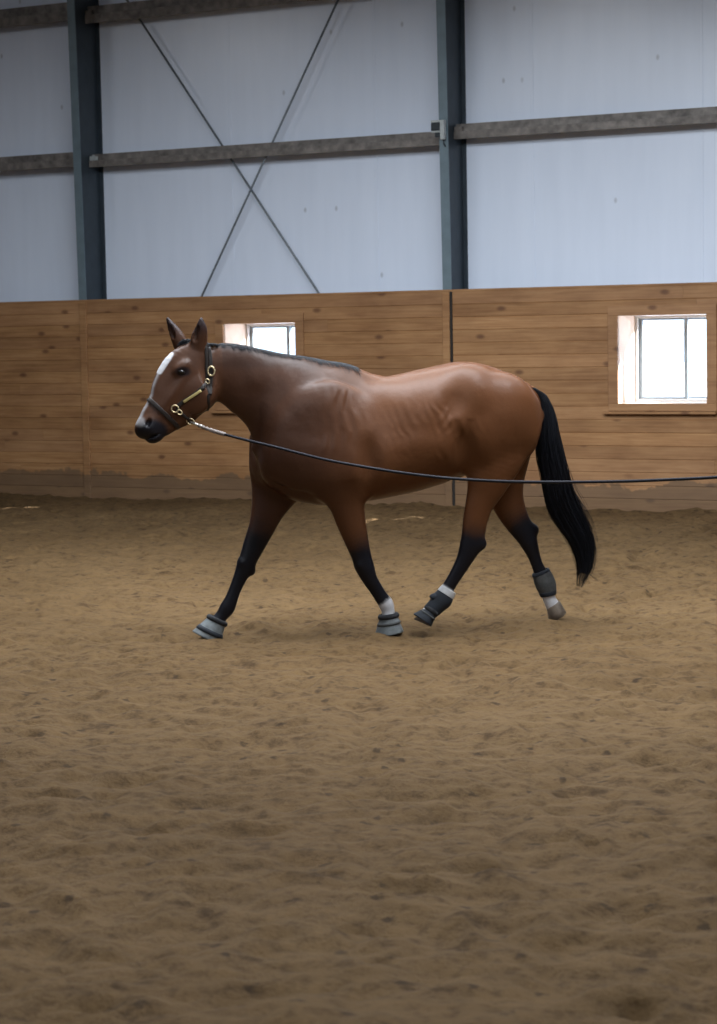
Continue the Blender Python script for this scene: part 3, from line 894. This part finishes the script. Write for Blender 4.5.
snip = sst(-np.hypot(su - 138, sv - 421), -7, -3) * headm
C = blend(C, snip * .6, white * .6)
at = me.color_attributes.new('coat', 'FLOAT_COLOR', 'POINT')
at.data.foreach_set('color', np.concatenate([C, np.ones((len(C), 1))], 1).astype(np.float32).ravel())

def coat_mat():
    m, nt, b = mat('bay_coat')
    a = N(nt, 'ShaderNodeAttribute', attribute_name='coat')
    v = coords(nt, (1, 1, 1))
    n = noise(nt, coords(nt, (22, 22, 60)), 6, 4, 0.6)
    c = mix(nt, .6, a.outputs['Color'], ramp(nt, n, [(.3, .8), (.7, 1.2)]).outputs[0], 'MULTIPLY')
    L(nt, c, b.inputs['Base Color'])
    b.inputs['Roughness'].default_value = .42
    b.inputs['Specular IOR Level'].default_value = .20
    b.inputs['Sheen Weight'].default_value = .0; b.inputs['Sheen Roughness'].default_value = .4
    n3 = noise(nt, v, 9, 4, .5)
    bump(nt, b, n, .12, .003, bump(nt, None, n3, .35, .012))
    return m
COAT = coat_mat()
HORSE = link('horse', me, COAT, None, True, HM)
tag(HORSE, 'bay horse with black tail trotting left on the sand, lunge line clipped to its halter', 'horse')
bvh = BVHTree.FromPolygons([tuple(v) for v in V], [tuple(int(i) for i in q) for q in Q])
def part(name, bm, m, parent=None, smooth=True):
    return bm_obj(name, bm, m, parent or HORSE, smooth, HM)

HAIR = simple('black_horse_hair', (0.0045, 0.005, 0.0075), .5, 0, 60, .3, .05, spec=.2)
NAVY = simple('navy_neoprene', (0.006, 0.009, 0.015), .8, 0, 40, .3, .15)
GREYB = simple('grey_rubber_boot', (0.105, 0.115, 0.118), .7, 0, 25, .25, .15)
GREYD = simple('dusty_dark_boot', (0.045, 0.046, 0.045), .8, 0, 30, .35, .2)
FLEECE = simple('black_fleece_roll', (0.012, 0.012, 0.014), .95, 0, 90, .5, .5)
HOOF = simple('dusty_hoof_horn', (0.095, 0.07, 0.05), .7, 0, 20, .35, .15)
HOOFD = simple('dark_hoof_horn', (0.05, 0.05, 0.05), .5, 0, 20, .35, .15)
WHITEB = simple('white_binding', (0.40, 0.40, 0.40), .7, 0, 40, .1, .1)
EYE = simple('dark_eye', (0.006, 0.004, 0.004), .3, 0, 5, .1, 0)
LEATHER = simple('dark_leather', (0.016, 0.011, 0.009), .5, 0, 60, .3, .15, spec=.25)
BRASS = simple('brass', (0.50, 0.40, 0.24), .4, .7, 30, .1, .02)
PLATE = simple('engraved_brass_plate', (0.42, 0.33, 0.13), .5, .2, 50, .1, .05)
ROPE = simple('black_nylon_webbing', (0.012, 0.012, 0.017), .7, 0, 150, .4, .2, spec=.15)
CHAIN = simple('pale_rope_end', (0.20, 0.165, 0.15), .6, .1, 60, .3, .2)
STEEL = simple('bright_snap_metal', (0.55, 0.52, 0.47), .3, .9, 30, .1, .02)

# --- eyes
for sgn in (1, -1):
    bm = bmesh.new(); bmesh.ops.create_uvsphere(bm, u_segments=20, v_segments=12, radius=1)
    c = K(180.8, 371.8, .012 + sgn * .068)
    bmesh.ops.transform(bm, matrix=Matrix.Translation(c) @ Matrix.Rotation(math.radians(-20), 4, 'Y') @ Matrix.Diagonal((.028, .024, .018, 1)), verts=bm.verts)
    part('eye', bm, EYE)

# --- hooves: lofted truncated cones along (axis a: coronet -> ground, toe direction)
def frame(dn, toe):
    dn = Vector(dn).normalized(); toe = Vector(toe); toe = (toe - dn * toe.dot(dn)).normalized()
    return toe, dn.cross(toe).normalized(), dn
def loft(bm, org, fr, rings, seg=28, open_front=0, caps=(True, True)):
    """rings: (distance down, toe shift, toe radius, heel radius, lateral radius)"""
    toe, lat, dn = fr; R = []
    for (d, sh, rt, rh, rl) in rings:
        ring = []
        for k in range(seg):
            a = 2 * math.pi * k / seg; c, s = math.cos(a), math.sin(a)
            ring.append(bm.verts.new(Vector(org) + dn * d + toe * (sh + (rt if c > 0 else rh) * c) + lat * (rl * s)))
        R.append(ring)
    for r0, r1 in zip(R, R[1:]):
        for k in range(seg): bm.faces.new((r0[k], r0[(k+1) % seg], r1[(k+1) % seg], r1[k]))
    if caps[0]: bm.faces.new(R[0][::-1])
    if caps[1]: bm.faces.new(R[-1])
def k3(u, v, lat): return Vector(K(u, v, lat))
def hoofgeo(name, cor, toe_px, gnd_px, lat, m, h=None, scale=1.0):
    """cor: coronet centre px, gnd: sole centre px, toe_px: toe tip px"""
    c = k3(*cor, lat); gpt = k3(*gnd_px, lat); tp_ = k3(*toe_px, lat)
    dn = gpt - c; H = dn.length; fr = frame(dn, tp_ - gpt)
    bm = bmesh.new(); s = scale
    loft(bm, c, fr, [(-.006, -.002, .036 * s, .034 * s, .037 * s), (.0, 0, .040 * s, .038 * s, .041 * s), (H * .5, .004, .048 * s, .042 * s, .048 * s), (H * .97, .008, .058 * s, .045 * s, .056 * s), (H, .008, .056 * s, .043 * s, .054 * s)])
    return part(name, bm, m)
hoofgeo('hoof', (389.5, 619), (381, 632), (391.5, 631.5), .112, HOOFD)
hoofgeo('hoof', (214.5, 627), (195, 641.0), (209.5, 639.0), -.11, HOOFD)
hoofgeo('hoof', (427.5, 614.5), (412, 621.0), (423.6, 623.4), .125, HOOF)
hoofgeo('hoof', (553.5, 605.0), (555, 623.5), (559.5, 615.5), -.125, HOOF, scale=1.22)

# --- bell boots on the fore feet (with rolled black collars), fetlock boots behind
def bell(cor, gnd, toe_px, lat, m, stripe=False, S0=1.0):
    c = k3(*cor, lat); gpt = k3(*gnd, lat); tp_ = k3(*toe_px, lat)
    dn = gpt - c; H = dn.length; fr = frame(dn, tp_ - gpt); s = S0
    bm = bmesh.new()
    pr = [(0, 0, .044, .043, .045), (H * .12, .001, .050, .048, .051), (H * .5, .005, .062, .056, .060), (H * .93, .009, .076, .068, .070), (H, .010, .077, .069, .071)]
    pr = [(a, b, x * s, y * s, z * s) for a, b, x, y, z in pr]
    inn = [(a, b, x - .005, y - .005, z - .005) for a, b, x, y, z in pr[::-1]]
    loft(bm, c, fr, pr + inn, 32, caps=(False, False))
    o = part('bell_boot', bm, m)
    bm = bmesh.new(); loft(bm, c, fr, [(-.020, 0, .038 * s, .037 * s, .038 * s), (-.018, 0, .050 * s, .048 * s, .050 * s), (-.006, 0, .056 * s, .054 * s, .056 * s), (.006, 0, .054 * s, .052 * s, .054 * s), (.012, 0, .046 * s, .044 * s, .046 * s)], 28, caps=(False, False))
    part('collar', bm, FLEECE, o)
    bm = bmesh.new()
    if stripe:
        loft(bm, c, fr, [(H * .50, .005, .0625 * s, .0565 * s, .0605 * s), (H * .52, .005, .067 * s, .061 * s, .0645 * s), (H * .72, .007, .0725 * s, .066 * s, .069 * s), (H * .74, .007, .069 * s, .063 * s, .066 * s)], 28, caps=(False, False))
        part('strap', bm, NAVY, o)
    else:
        loft(bm, c, fr, [(H * .30, .003, .0555 * s, .052 * s, .0555 * s), (H * .31, .003, .0585 * s, .055 * s, .058 * s), (H * .44, .004, .0625 * s, .059 * s, .062 * s), (H * .45, .004, .060 * s, .056 * s, .059 * s)], 28, caps=(False, False))
        part('strap', bm, GREYD, o)
    return o
bell((388.8, 616.5), (391.4, 633.0), (380, 633), .112, GREYB, S0=1.22)
bell((217.0, 621.0), (208.2, 639.0), (194, 642.5), -.11, GREYB, stripe=True, S0=1.28)

def sleeve(bm, nodes, lat, grow=.006, seg=24):
    """tube that follows a leg: nodes (px,py,r px, r_lat)"""
    P = sweep_pts([(u, v, r, lat, rl) for (u, v, r, rl) in nodes], 5)
    rings = []
    def ring(p, t, g):
        t = t.normalized(); latv = (Vector((0, 1, 0)) - t * t.y).normalized(); s_ = t.cross(latv)
        return [bm.verts.new(Vector(p[:3]) + s_ * (math.cos(a) * (p[3] + g)) + latv * (math.sin(a) * (p[4] + g))) for a in [2 * math.pi * k / seg for k in range(seg)]]
    n = len(P)
    seq = [(i, grow) for i in range(n)] + [(i, grow - .005) for i in range(n - 1, -1, -1)]
    for i, g_ in seq:
        t = Vector(P[min(i+1, n-1)][:3]) - Vector(P[max(i-1, 0)][:3])
        rings.append(ring(P[i], t, g_))
    rings.append(rings[0])
    for r0, r1 in zip(rings, rings[1:]):
        for k in range(seg): bm.faces.new((r0[k], r0[(k+1) % seg], r1[(k+1) % seg], r1[k]))
# near hind: dark fetlock boot with a pale top band, dark overreach boot to the hoof
bm = bmesh.new(); sleeve(bm, [(446.0, 593.5, 7.9, .030), (442.5, 599, 9.6, .034), (437.5, 604.5, 8.4, .033), (432.5, 609.5, 7.6, .033), (430.0, 612, 7.2, .033)], .125)
o = part('fetlock_boot', bm, NAVY)
bm = bmesh.new(); sleeve(bm, [(448.8, 589.0, 7.4, .028), (446.4, 593.0, 8.2, .030), (445.4, 594.6, 8.4, .031)], .125)
part('pale_band', bm, WHITEB, o)['label'] = 'white band above the dark boot'
bm = bmesh.new(); sleeve(bm, [(437.6, 597.2, 3.6, .018), (433.2, 597.6, 3.2, .016), (431.5, 599, 2.2, .012)], .130)
part('tab', bm, NAVY, o)
bell((431.0, 611.5), (424.0, 621.5), (412.5, 619.8), .125, NAVY, S0=.92)
# off hind: dusty grey ankle boot
bm = bmesh.new(); sleeve(bm, [(541.2, 573.5, 8.8, .033), (543.5, 579, 9.8, .036), (546.2, 586, 9.8, .037), (548.0, 592.5, 8.0, .033), (548.4, 595.5, 6.8, .030)], -.127)
o = part('fetlock_boot', bm, GREYD)
bm = bmesh.new(); sleeve(bm, [(540.2, 570.8, 8.0, .031), (541.2, 573.6, 9.2, .034)], -.127, grow=.007)
part('top_binding', bm, NAVY, o)
bm = bmesh.new(); sleeve(bm, [(547.6, 591.5, 8.4, .034), (548.4, 595.5, 7.2, .031)], -.127, grow=.008)
part('bottom_binding', bm, NAVY, o)
# near fore: nothing above the bell boot but the white sock; off fore is bare and black

# --- hair
def strands(bm, roots, seg=3):
    for (pts, r) in roots:
        n = len(pts)
        rr = [r * (1 - .85 * (i / (n - 1)) ** 1.5) for i in range(n)]
        tube(bm, pts, rr, seg, cap=False)
# tail: centre line with left and right outline px
TL = [(527, 387.5, 534.5, 388), (535.5, 396, 545.5, 395), (539.5, 407, 552.5, 408), (538.5, 422, 556.5, 421), (537.0, 438, 559.5, 437), (537.2, 455, 563.5, 453), (541, 473, 567.5, 470),
      (544, 490, 571, 486), (547, 508, 577.5, 501), (556, 524, 585, 517), (567, 539, 592, 535), (573.5, 553, 594.5, 552), (577, 567, 592, 568), (577, 577, 586, 579), (577.5, 586, 580.5, 587)]
TLs = cr_spline(TL, 4)
def tailpt(t, a, lat, thick=.07):
    """t 0..1 along, a -1..1 across, lat -1..1"""
    f_ = t * (len(TLs) - 1); i = min(int(f_), len(TLs) - 2); w_ = f_ - i
    r = TLs[i] * (1 - w_) + TLs[i + 1] * w_
    c = .5 * (a + 1)
    u = r[0] * (1 - c) + r[2] * c; v = r[1] * (1 - c) + r[3] * c
    T = .028 + (thick - .028) * min(1, t * 3) * (1 - .6 * max(0, t - .55) / .45)
    p = K(u, v, 0.0); p[1] = lat * T
    return Vector(p)
bm = bmesh.new()
# solid heart of the tail
rings = []
for i in range(0, len(TLs) - 6):
    t = i / (len(TLs) - 1); ring = []
    for k in range(16):
        a = 2 * math.pi * k / 16
        ring.append(bm.verts.new(tailpt(t, .80 * math.cos(a), .75 * math.sin(a))))
    rings.append(ring)
for r0, r1 in zip(rings, rings[1:]):
    for k in range(16): bm.faces.new((r0[k], r0[(k+1) % 16], r1[(k+1) % 16], r1[k]))
bm.faces.new(rings[0][::-1]); bm.faces.new(rings[-1])
R_ = random.Random(5); rt = []
for _ in range(900):
    ang = R_.uniform(0, 2 * math.pi); rad = math.sqrt(R_.uniform(.55, 1.0))
    a0 = math.cos(ang) * rad; l0 = math.sin(ang) * rad
    t0 = R_.choice((0, 0, R_.uniform(0, .6))); t1 = min(1.0, t0 + R_.uniform(.45, 1.0)) if t0 < .3 else 1.0 - R_.random() * .3
    w1, w2, w3 = R_.uniform(0, 6.3), R_.uniform(-.12, .12), R_.uniform(.02, .07)
    n = 12; pts = []
    for k in range(n):
        t = t0 + (t1 - t0) * k / (n - 1)
        spread = 1 + w2 * k / n + w3 * math.sin(w1 + t * 9)
        pts.append(tailpt(t, a0 * spread + w3 * math.sin(w1 * 2 + t * 7), l0 * spread))
    rt.append((pts, R_.uniform(.0018, .0034)))
# a few loose wisps on the trailing edge
for _ in range(46):
    t0 = R_.uniform(.35, .75); n = 10; off_ = R_.uniform(.3, 2.2); lat_ = R_.uniform(-.8, .8); t1 = min(1, t0 + R_.uniform(.2, .35)); pts = []
    for k in range(n):
        s_ = k / (n - 1); t = t0 + (t1 - t0) * s_
        pts.append(tailpt(t, .85 + off_ * .22 * math.sin(s_ * 2.2) , lat_))
    rt.append((pts, .0013))
for _ in range(10):
    n = 8; pts = []; e = R_.uniform(6, 26); dn_ = R_.uniform(8, 22); lat_ = R_.uniform(-.03, .03)
    for k in range(n):
        s_ = k / (n - 1)
        pts.append(Vector(K(586 + e * s_ * s_ * .9 + R_.uniform(-.3, .3), 566 + dn_ * s_, lat_)))
    rt.append((pts, .0012))
strands(bm, rt)
o = part('tail_hair', bm, HAIR); o['kind'] = 'thing'

# mane: short hair lying on the crest
bm = bmesh.new(); rt = []
crest = cr_spline([(203, 343.5), (212, 342.8), (222, 344.8), (235, 347.2), (248, 349.4), (262, 352.4), (276, 355.6), (290, 359.6), (304, 362.6), (318, 364.2), (332, 365.0), (346, 366.6), (354, 369.5)], 10)
for i in range(1500):
    f_ = R_.random() * (len(crest) - 1.01); j = int(f_); w_ = f_ - j
    u = crest[j][0] * (1 - w_) + crest[j + 1][0] * w_; v = crest[j][1] * (1 - w_) + crest[j + 1][1] * w_
    y = R_.uniform(-.02, .02)
    p = K(u, v + 1.0, 0); p[1] = y
    wv = max(0, min(1, (u - 300) / 40))
    ln = R_.uniform(.022, .045) + wv * R_.uniform(0, .05)
    sd = 1 if R_.random() < .62 else -1
    pts = []
    n = 6
    for k in range(n):
        s_ = k / (n - 1)
        x_ = p[0] - (.25 * ln * s_) + R_.uniform(-.002, .002)
        out = sd * ln * (.55 * math.sin(s_ * 1.5)) + y
        zz = p[2] + .008 * math.sin(s_ * 2.2) - ln * .85 * s_ * s_
        pts.append(Vector((x_, out, zz)))
    # keep hair outside the skin
    q = []
    for pt_ in pts:
        loc, nr, _, dd = bvh.find_nearest(pt_)
        if loc is not None and (pt_ - loc).dot(nr) < .003: pt_ = loc + nr * .004
        q.append(pt_)
    rt.append((q, R_.uniform(.0015, .0026)))
strands(bm, rt)
part('mane', bm, HAIR)
# forelock between the ears
bm = bmesh.new(); rt = []
for i in range(160):
    a0 = R_.uniform(-1, 1); u0, v0 = 190 + R_.uniform(-5, 5), 340.5 + R_.uniform(-1, 1.5)
    p = Vector(K(u0, v0, -.005 + a0 * .022)); ln = R_.uniform(.03, .075); pts = []
    for k in range(6):
        s_ = k / 5
        pt_ = p + Vector((.75, 0, -.5)) * (ln * s_) + Vector((0, a0 * .01 * s_, .012 * math.sin(s_ * 3)))
        loc, nr, _, dd = bvh.find_nearest(pt_)
        if (pt_ - loc).dot(nr) < .003: pt_ = loc + nr * .004
        pts.append(pt_)
    rt.append((pts, .002))
strands(bm, rt)
part('forelock', bm, HAIR)

# --- halter: straps laid over the head by casting onto the body surface
HA = [Vector(h[:3]) for h in HEAD]
def side_hit(u, v, sgn):
    base = np.interp(u, [135, 150, 163, 174, 183, 190, 203, 215], [.068, .062, .047, .036, .024, .013, 0, 0])
    o_ = k3(u, v, float(base))
    h = bvh.ray_cast(o_, Vector((0, sgn, 0)))
    return (h[0], h[1]) if h[0] is not None else (o_, Vector((0, sgn, 0)))
def ribbon(bm, pts, nrm, width, thick=.004, closed=False, lift=.002):
    n = len(pts); rings = []
    for i in range(n):
        a = pts[(i - 1) % n] if closed or i else pts[0]; b = pts[(i + 1) % n] if closed or i < n - 1 else pts[-1]
        t = (b - a).normalized(); nr = (nrm[i] - t * nrm[i].dot(t)).normalized(); s_ = t.cross(nr)
        p = pts[i]
        rings.append([bm.verts.new(p + s_ * width / 2 * x + nr * (lift + thick * z)) for x, z in ((-1, 0), (1, 0), (1, .8), (.8, 1), (-.8, 1), (-1, .8))])
    m = n if closed else n - 1
    for i in range(m):
        r0, r1 = rings[i], rings[(i + 1) % n]
        for k in range(6): bm.faces.new((r0[k], r0[(k+1) % 6], r1[(k+1) % 6], r1[k]))
    if not closed: bm.faces.new(rings[0]); bm.faces.new(rings[-1][::-1])
def smooth_path(pts, it=2, closed=False):
    pts = [p.copy() for p in pts]; n = len(pts)
    for _ in range(it):
        q = [p.copy() for p in pts]
        for i in range(n):
            if not closed and i in (0, n - 1): continue
            q[i] = (pts[(i - 1) % n] + pts[i] * 2 + pts[(i + 1) % n]) / 4
        pts = q
    return pts
def loop_band(bm, top_px, bot_px, width, lift=.004, n=48, lat0=0.0):
    """closed strap around the head in the plane through two profile points and the lateral axis"""
    A = k3(*top_px, lat0); B = k3(*bot_px, lat0); c = (A + B) / 2
    e1 = (A - B).normalized(); e2 = Vector((0, 1, 0)); P = []; Nn = []
    for k in range(n):
        a = 2 * math.pi * k / n; d = e1 * math.cos(a) + e2 * math.sin(a)
        h = bvh.ray_cast(c, d, .35)
        if h[0] is None: continue
        P.append(h[0]); Nn.append(d)
    ribbon(bm, smooth_path(P, 2, True), Nn, width, closed=True, lift=lift)
halter = bpy.data.objects.new('halter', None); COL.objects.link(halter); halter.parent = HORSE; halter.matrix_world = HM @ Matrix.Translation(K(185, 395, 0))
bm = bmesh.new(); loop_band(bm, (147.5, 398), (174.5, 424), .026, lat0=.045)
o = part('noseband', bm, LEATHER, halter)
bm = bmesh.new()
crown = []
for sgn in (1, -1):
    P = []; Nn = []
    path = cr_spline([(208.0, 347), (209.0, 358), (209.4, 371), (208.8, 383), (207.6, 395)], 6)
    for (u, v) in path:
        p, nr = side_hit(u, v, sgn); P.append(p); Nn.append(Vector((0, sgn, 0)))
    crown.append((P, Nn))
P = crown[1][0][::-1]; 
top = []
for k in range(1, 6):
    a = math.pi * k / 6; d = Vector((0, -math.cos(a), math.sin(a) + .05)); h = bvh.ray_cast(k3(208, 356, 0), d)
    top.append(h[0])
P = crown[1][0][::-1] + top + crown[0][0]
Nn = [Vector((0, -1, 0))] * len(crown[1][0]) + [Vector((0, -math.cos(math.pi * k / 6), math.sin(math.pi * k / 6))) for k in range(1, 6)] + [Vector((0, 1, 0))] * len(crown[0][0])
ribbon(bm, smooth_path(P, 3), Nn, .022, lift=.004)
part('crownpiece', bm, LEATHER, halter)
# throat strap under the jowls
bm = bmesh.new(); loop_band(bm, (205, 352), (206.5, 414), .018, lat0=.0, lift=.003)
part('throat_strap', bm, LEATHER, halter)
def strap_px(pl, width, m, name, sgn, par, lift=.004, thick=.004, n=8):
    path = cr_spline(pl, n); P = []; Nn = []
    for (u, v) in path:
        p, nr = side_hit(u, v, sgn); P.append(p); Nn.append((Vector((0, sgn, 0)) * .6 + nr * .4).normalized())
    bm = bmesh.new(); ribbon(bm, smooth_path(P, 3), Nn, width, thick, lift=lift)
    return part(name, bm, m, par)
for sgn in (1, -1):
    cp = strap_px([(206.5, 380), (199, 388.5), (189, 396.5), (181, 402), (174.5, 407.5)], .024, LEATHER, 'cheekpiece', sgn, halter)
    if sgn == 1:
        pl = strap_px([(198.5, 390.2), (190, 396), (182.0, 401.6)], .016, PLATE, 'name_plate', sgn, cp, lift=.009, thick=.003); pl['label'] = 'yellow brass plate on the cheek strap'
    strap_px([(174.5, 408.5), (180, 413.5), (186.5, 418.5), (190, 421)], .018, LEATHER, 'chin_strap', sgn, halter, n=6)
def ring(c, nr, r, th, m, name, par, sy=1.0, rot=0.0, seg=24):
    z = nr.normalized(); x = z.cross(Vector((0, 0, 1))).normalized(); y = z.cross(x)
    x, y = x * math.cos(rot) + y * math.sin(rot), -x * math.sin(rot) + y * math.cos(rot)
    bm = bmesh.new()
    pts = [c + x * r * math.cos(a) + y * r * sy * math.sin(a) for a in [2 * math.pi * k / seg for k in range(seg)]]
    R2 = []
    for i, p in enumerate(pts):
        t = (pts[(i+1) % seg] - pts[i-1]).normalized(); nn = z; b = t.cross(nn)
        R2.append([bm.verts.new(p + nn * th * math.cos(q) + b * th * math.sin(q)) for q in [2 * math.pi * k / 8 for k in range(8)]])
    for i in range(seg):
        r0, r1 = R2[i], R2[(i+1) % seg]
        for k in range(8): bm.faces.new((r0[k], r0[(k+1) % 8], r1[(k+1) % 8], r1[k]))
    return part(name, bm, m, par)
for sgn in (1, -1):
    p, nr = side_hit(209.4, 371, sgn); nn = Vector((0.1, sgn, .05))
    ring(p + Vector((0, sgn * .014, 0)), nn, .020, .0055, BRASS, 'buckle', halter, 1.35)
    p, nr = side_hit(173.5, 408.5, sgn)
    ring(p + Vector((0, sgn * .012, 0)), nn, .021, .0045, BRASS, 'ring', halter, 1.0)
    p, nr = side_hit(178, 411.8, sgn)
    ring(p + Vector((0, sgn * .012, 0)), nn, .012, .004, BRASS, 'ring', halter, 1.3, .8)
    p, nr = side_hit(205.5, 381, sgn)
    ring(p + Vector((0, sgn * .012, 0)), nn, .011, .004, BRASS, 'ring', halter, 1.3, .5)
p0, nr = side_hit(189.5, 421.5, 1)
pr = Vector(K(190.5, 421.5, .075))
ring(pr, Vector((.2, 1, -.2)), .017, .004, BRASS, 'ring', halter, 1.4, 1.1)

# --- lunge line: snap, pale end, long black line to the handler off to the right
def world_at(px, py, depth):
    d = ray(px, py); return CPOS + d * (depth / d.dot(Vector((0, 1, 0))))
z0 = (HM @ pr).y
lroot = bpy.data.objects.new('lunge_line', None); COL.objects.link(lroot)
LM = Matrix.Translation(HM @ pr); lroot.matrix_world = LM; LMI = LM.inverted()
tag(lroot, 'long black lunge line running from the halter past the horse to the right edge', 'lunge line')
pxl = [(190.5, 422.0), (205, 428), (222, 433.6), (248, 440.5), (276, 447.2), (304, 454.5), (331.6, 461), (370.6, 468), (400, 472.6), (430, 476.4), (461, 479.2), (507, 481.6), (560, 482.2), (620, 481.4), (660, 480.0), (717, 477.2), (800, 470.5), (900, 459), (1050, 436)]
P = []
for (u, v) in pxl:
    t = (u - 190.5) / (900 - 190.5)
    P.append(tuple(world_at(u, v, z0 - .02 - 2.6 * t)))
LP3 = cr_spline(P, 8)
LL = [LMI @ Vector(p) for p in LP3]
def world_part(name, bm, m, par, smooth=True):
    return bm_obj(name, bm, m, par, smooth, LM)
i1 = next(i for i, p in enumerate(pxl) if p[0] >= 222) * 8
bm = bmesh.new(); tube(bm, LL[i1 - 2:], .0082, 8)
world_part('webbing', bm, ROPE, lroot)
bm = bmesh.new(); tube(bm, LL[5:i1], .0095, 8)
for k in range(5, i1, 2):
    r_ = bmesh.ops.create_uvsphere(bm, u_segments=8, v_segments=6, radius=.0125, matrix=Matrix.Translation(LL[k]))
o = world_part('rope_end', bm, CHAIN, lroot); o['label'] = 'pale twisted end by the halter'
bm = bmesh.new(); tube(bm, [LL[0], LL[2], LL[5]], [.006, .009, .010], 8)
bmesh.ops.create_uvsphere(bm, u_segments=10, v_segments=8, radius=.012, matrix=Matrix.Translation(LL[6]))
world_part('snap_hook', bm, STEEL, lroot)
bm = bmesh.new(); tube(bm, LL[i1 - 4: i1 + 2], .013, 8); world_part('splice', bm, CHAIN, lroot)
# ------------------------------------------------------------------ light
def area(name, s, n, z, sx, sy, power, col, tilt=(0, 0, 0)):
    l = bpy.data.lights.new(name, 'AREA'); l.shape = 'RECTANGLE'; l.size = sx; l.size_y = sy
    l.energy = power; l.color = col
    o = bpy.data.objects.new(name, l); COL.objects.link(o)
    o.matrix_world = WM @ Matrix.Translation((s, -n, z)) @ Matrix.Rotation(tilt[0], 4, 'X') @ Matrix.Rotation(tilt[1], 4, 'Y')
    return o
LC = (0.86, 0.93, 1.0)
area('offscreen_light', 5.0, 9.0, 5.5, 9.0, 1.6, 1250, LC)  # unseen overhead lights, arranged for the wall falloff and general fill
area('offscreen_light', 4.0, 5.6, 5.5, 11.0, 1.0, 560, LC)  # added to brighten the back wall
area('offscreen_light', 8.0, 15.5, 5.5, 7.0, 1.2, 300, LC)  # added to lift the foreground sand
area('offscreen_light', 2.0, 24.0, 6.0, 8.0, 1.2, 350, LC)
for (u, v) in ((222, 44), (264, 40), (574, 6), (622, 4)):
    h_ = hit_plane(u, v, W0 + WB * SHEET, WN); d_ = ray(u, v); r_ = d_ - WN * (2 * d_.dot(WN))
    p_ = h_ + r_ * (7.0 / r_.dot(WN))
    l = bpy.data.lights.new('hall_lamp', 'POINT'); l.energy = 32; l.shadow_soft_size = .16; l.color = (.95, .97, 1)
    o = bpy.data.objects.new('hall_lamp', l); COL.objects.link(o); o.location = p_

sun = bpy.data.lights.new('sun', 'SUN'); sun.energy = 40.0; sun.angle = math.radians(1.2); sun.color = (1, .93, .84)
so = bpy.data.objects.new('sun', sun); COL.objects.link(so)
wc = WM @ Vector(((win[1][0] + win[1][1]) / 2, .25, (wz0 + wz1) / 2))
pt = hit_plane(362, 520, Vector((0, 0, 0)), Vector((0, 0, 1)))
dirn = (pt - wc).normalized()
so.matrix_world = Matrix.Translation((0, 0, 20)) @ dirn.to_track_quat('-Z', 'Y').to_matrix().to_4x4()

w = bpy.data.worlds.new('sky'); S.world = w; w.use_nodes = True
nt = w.node_tree; bg = nt.nodes['Background']
bg.inputs[0].default_value = (0.80, 0.90, 1.0, 1); bg.inputs[1].default_value = 3.0

S.view_settings.view_transform = 'Standard'; S.view_settings.look = 'None'
S.view_settings.gamma = 1.0; S.view_settings.use_curve_mapping = False
S.view_settings.exposure = 0.0
S.cycles.use_denoising = True
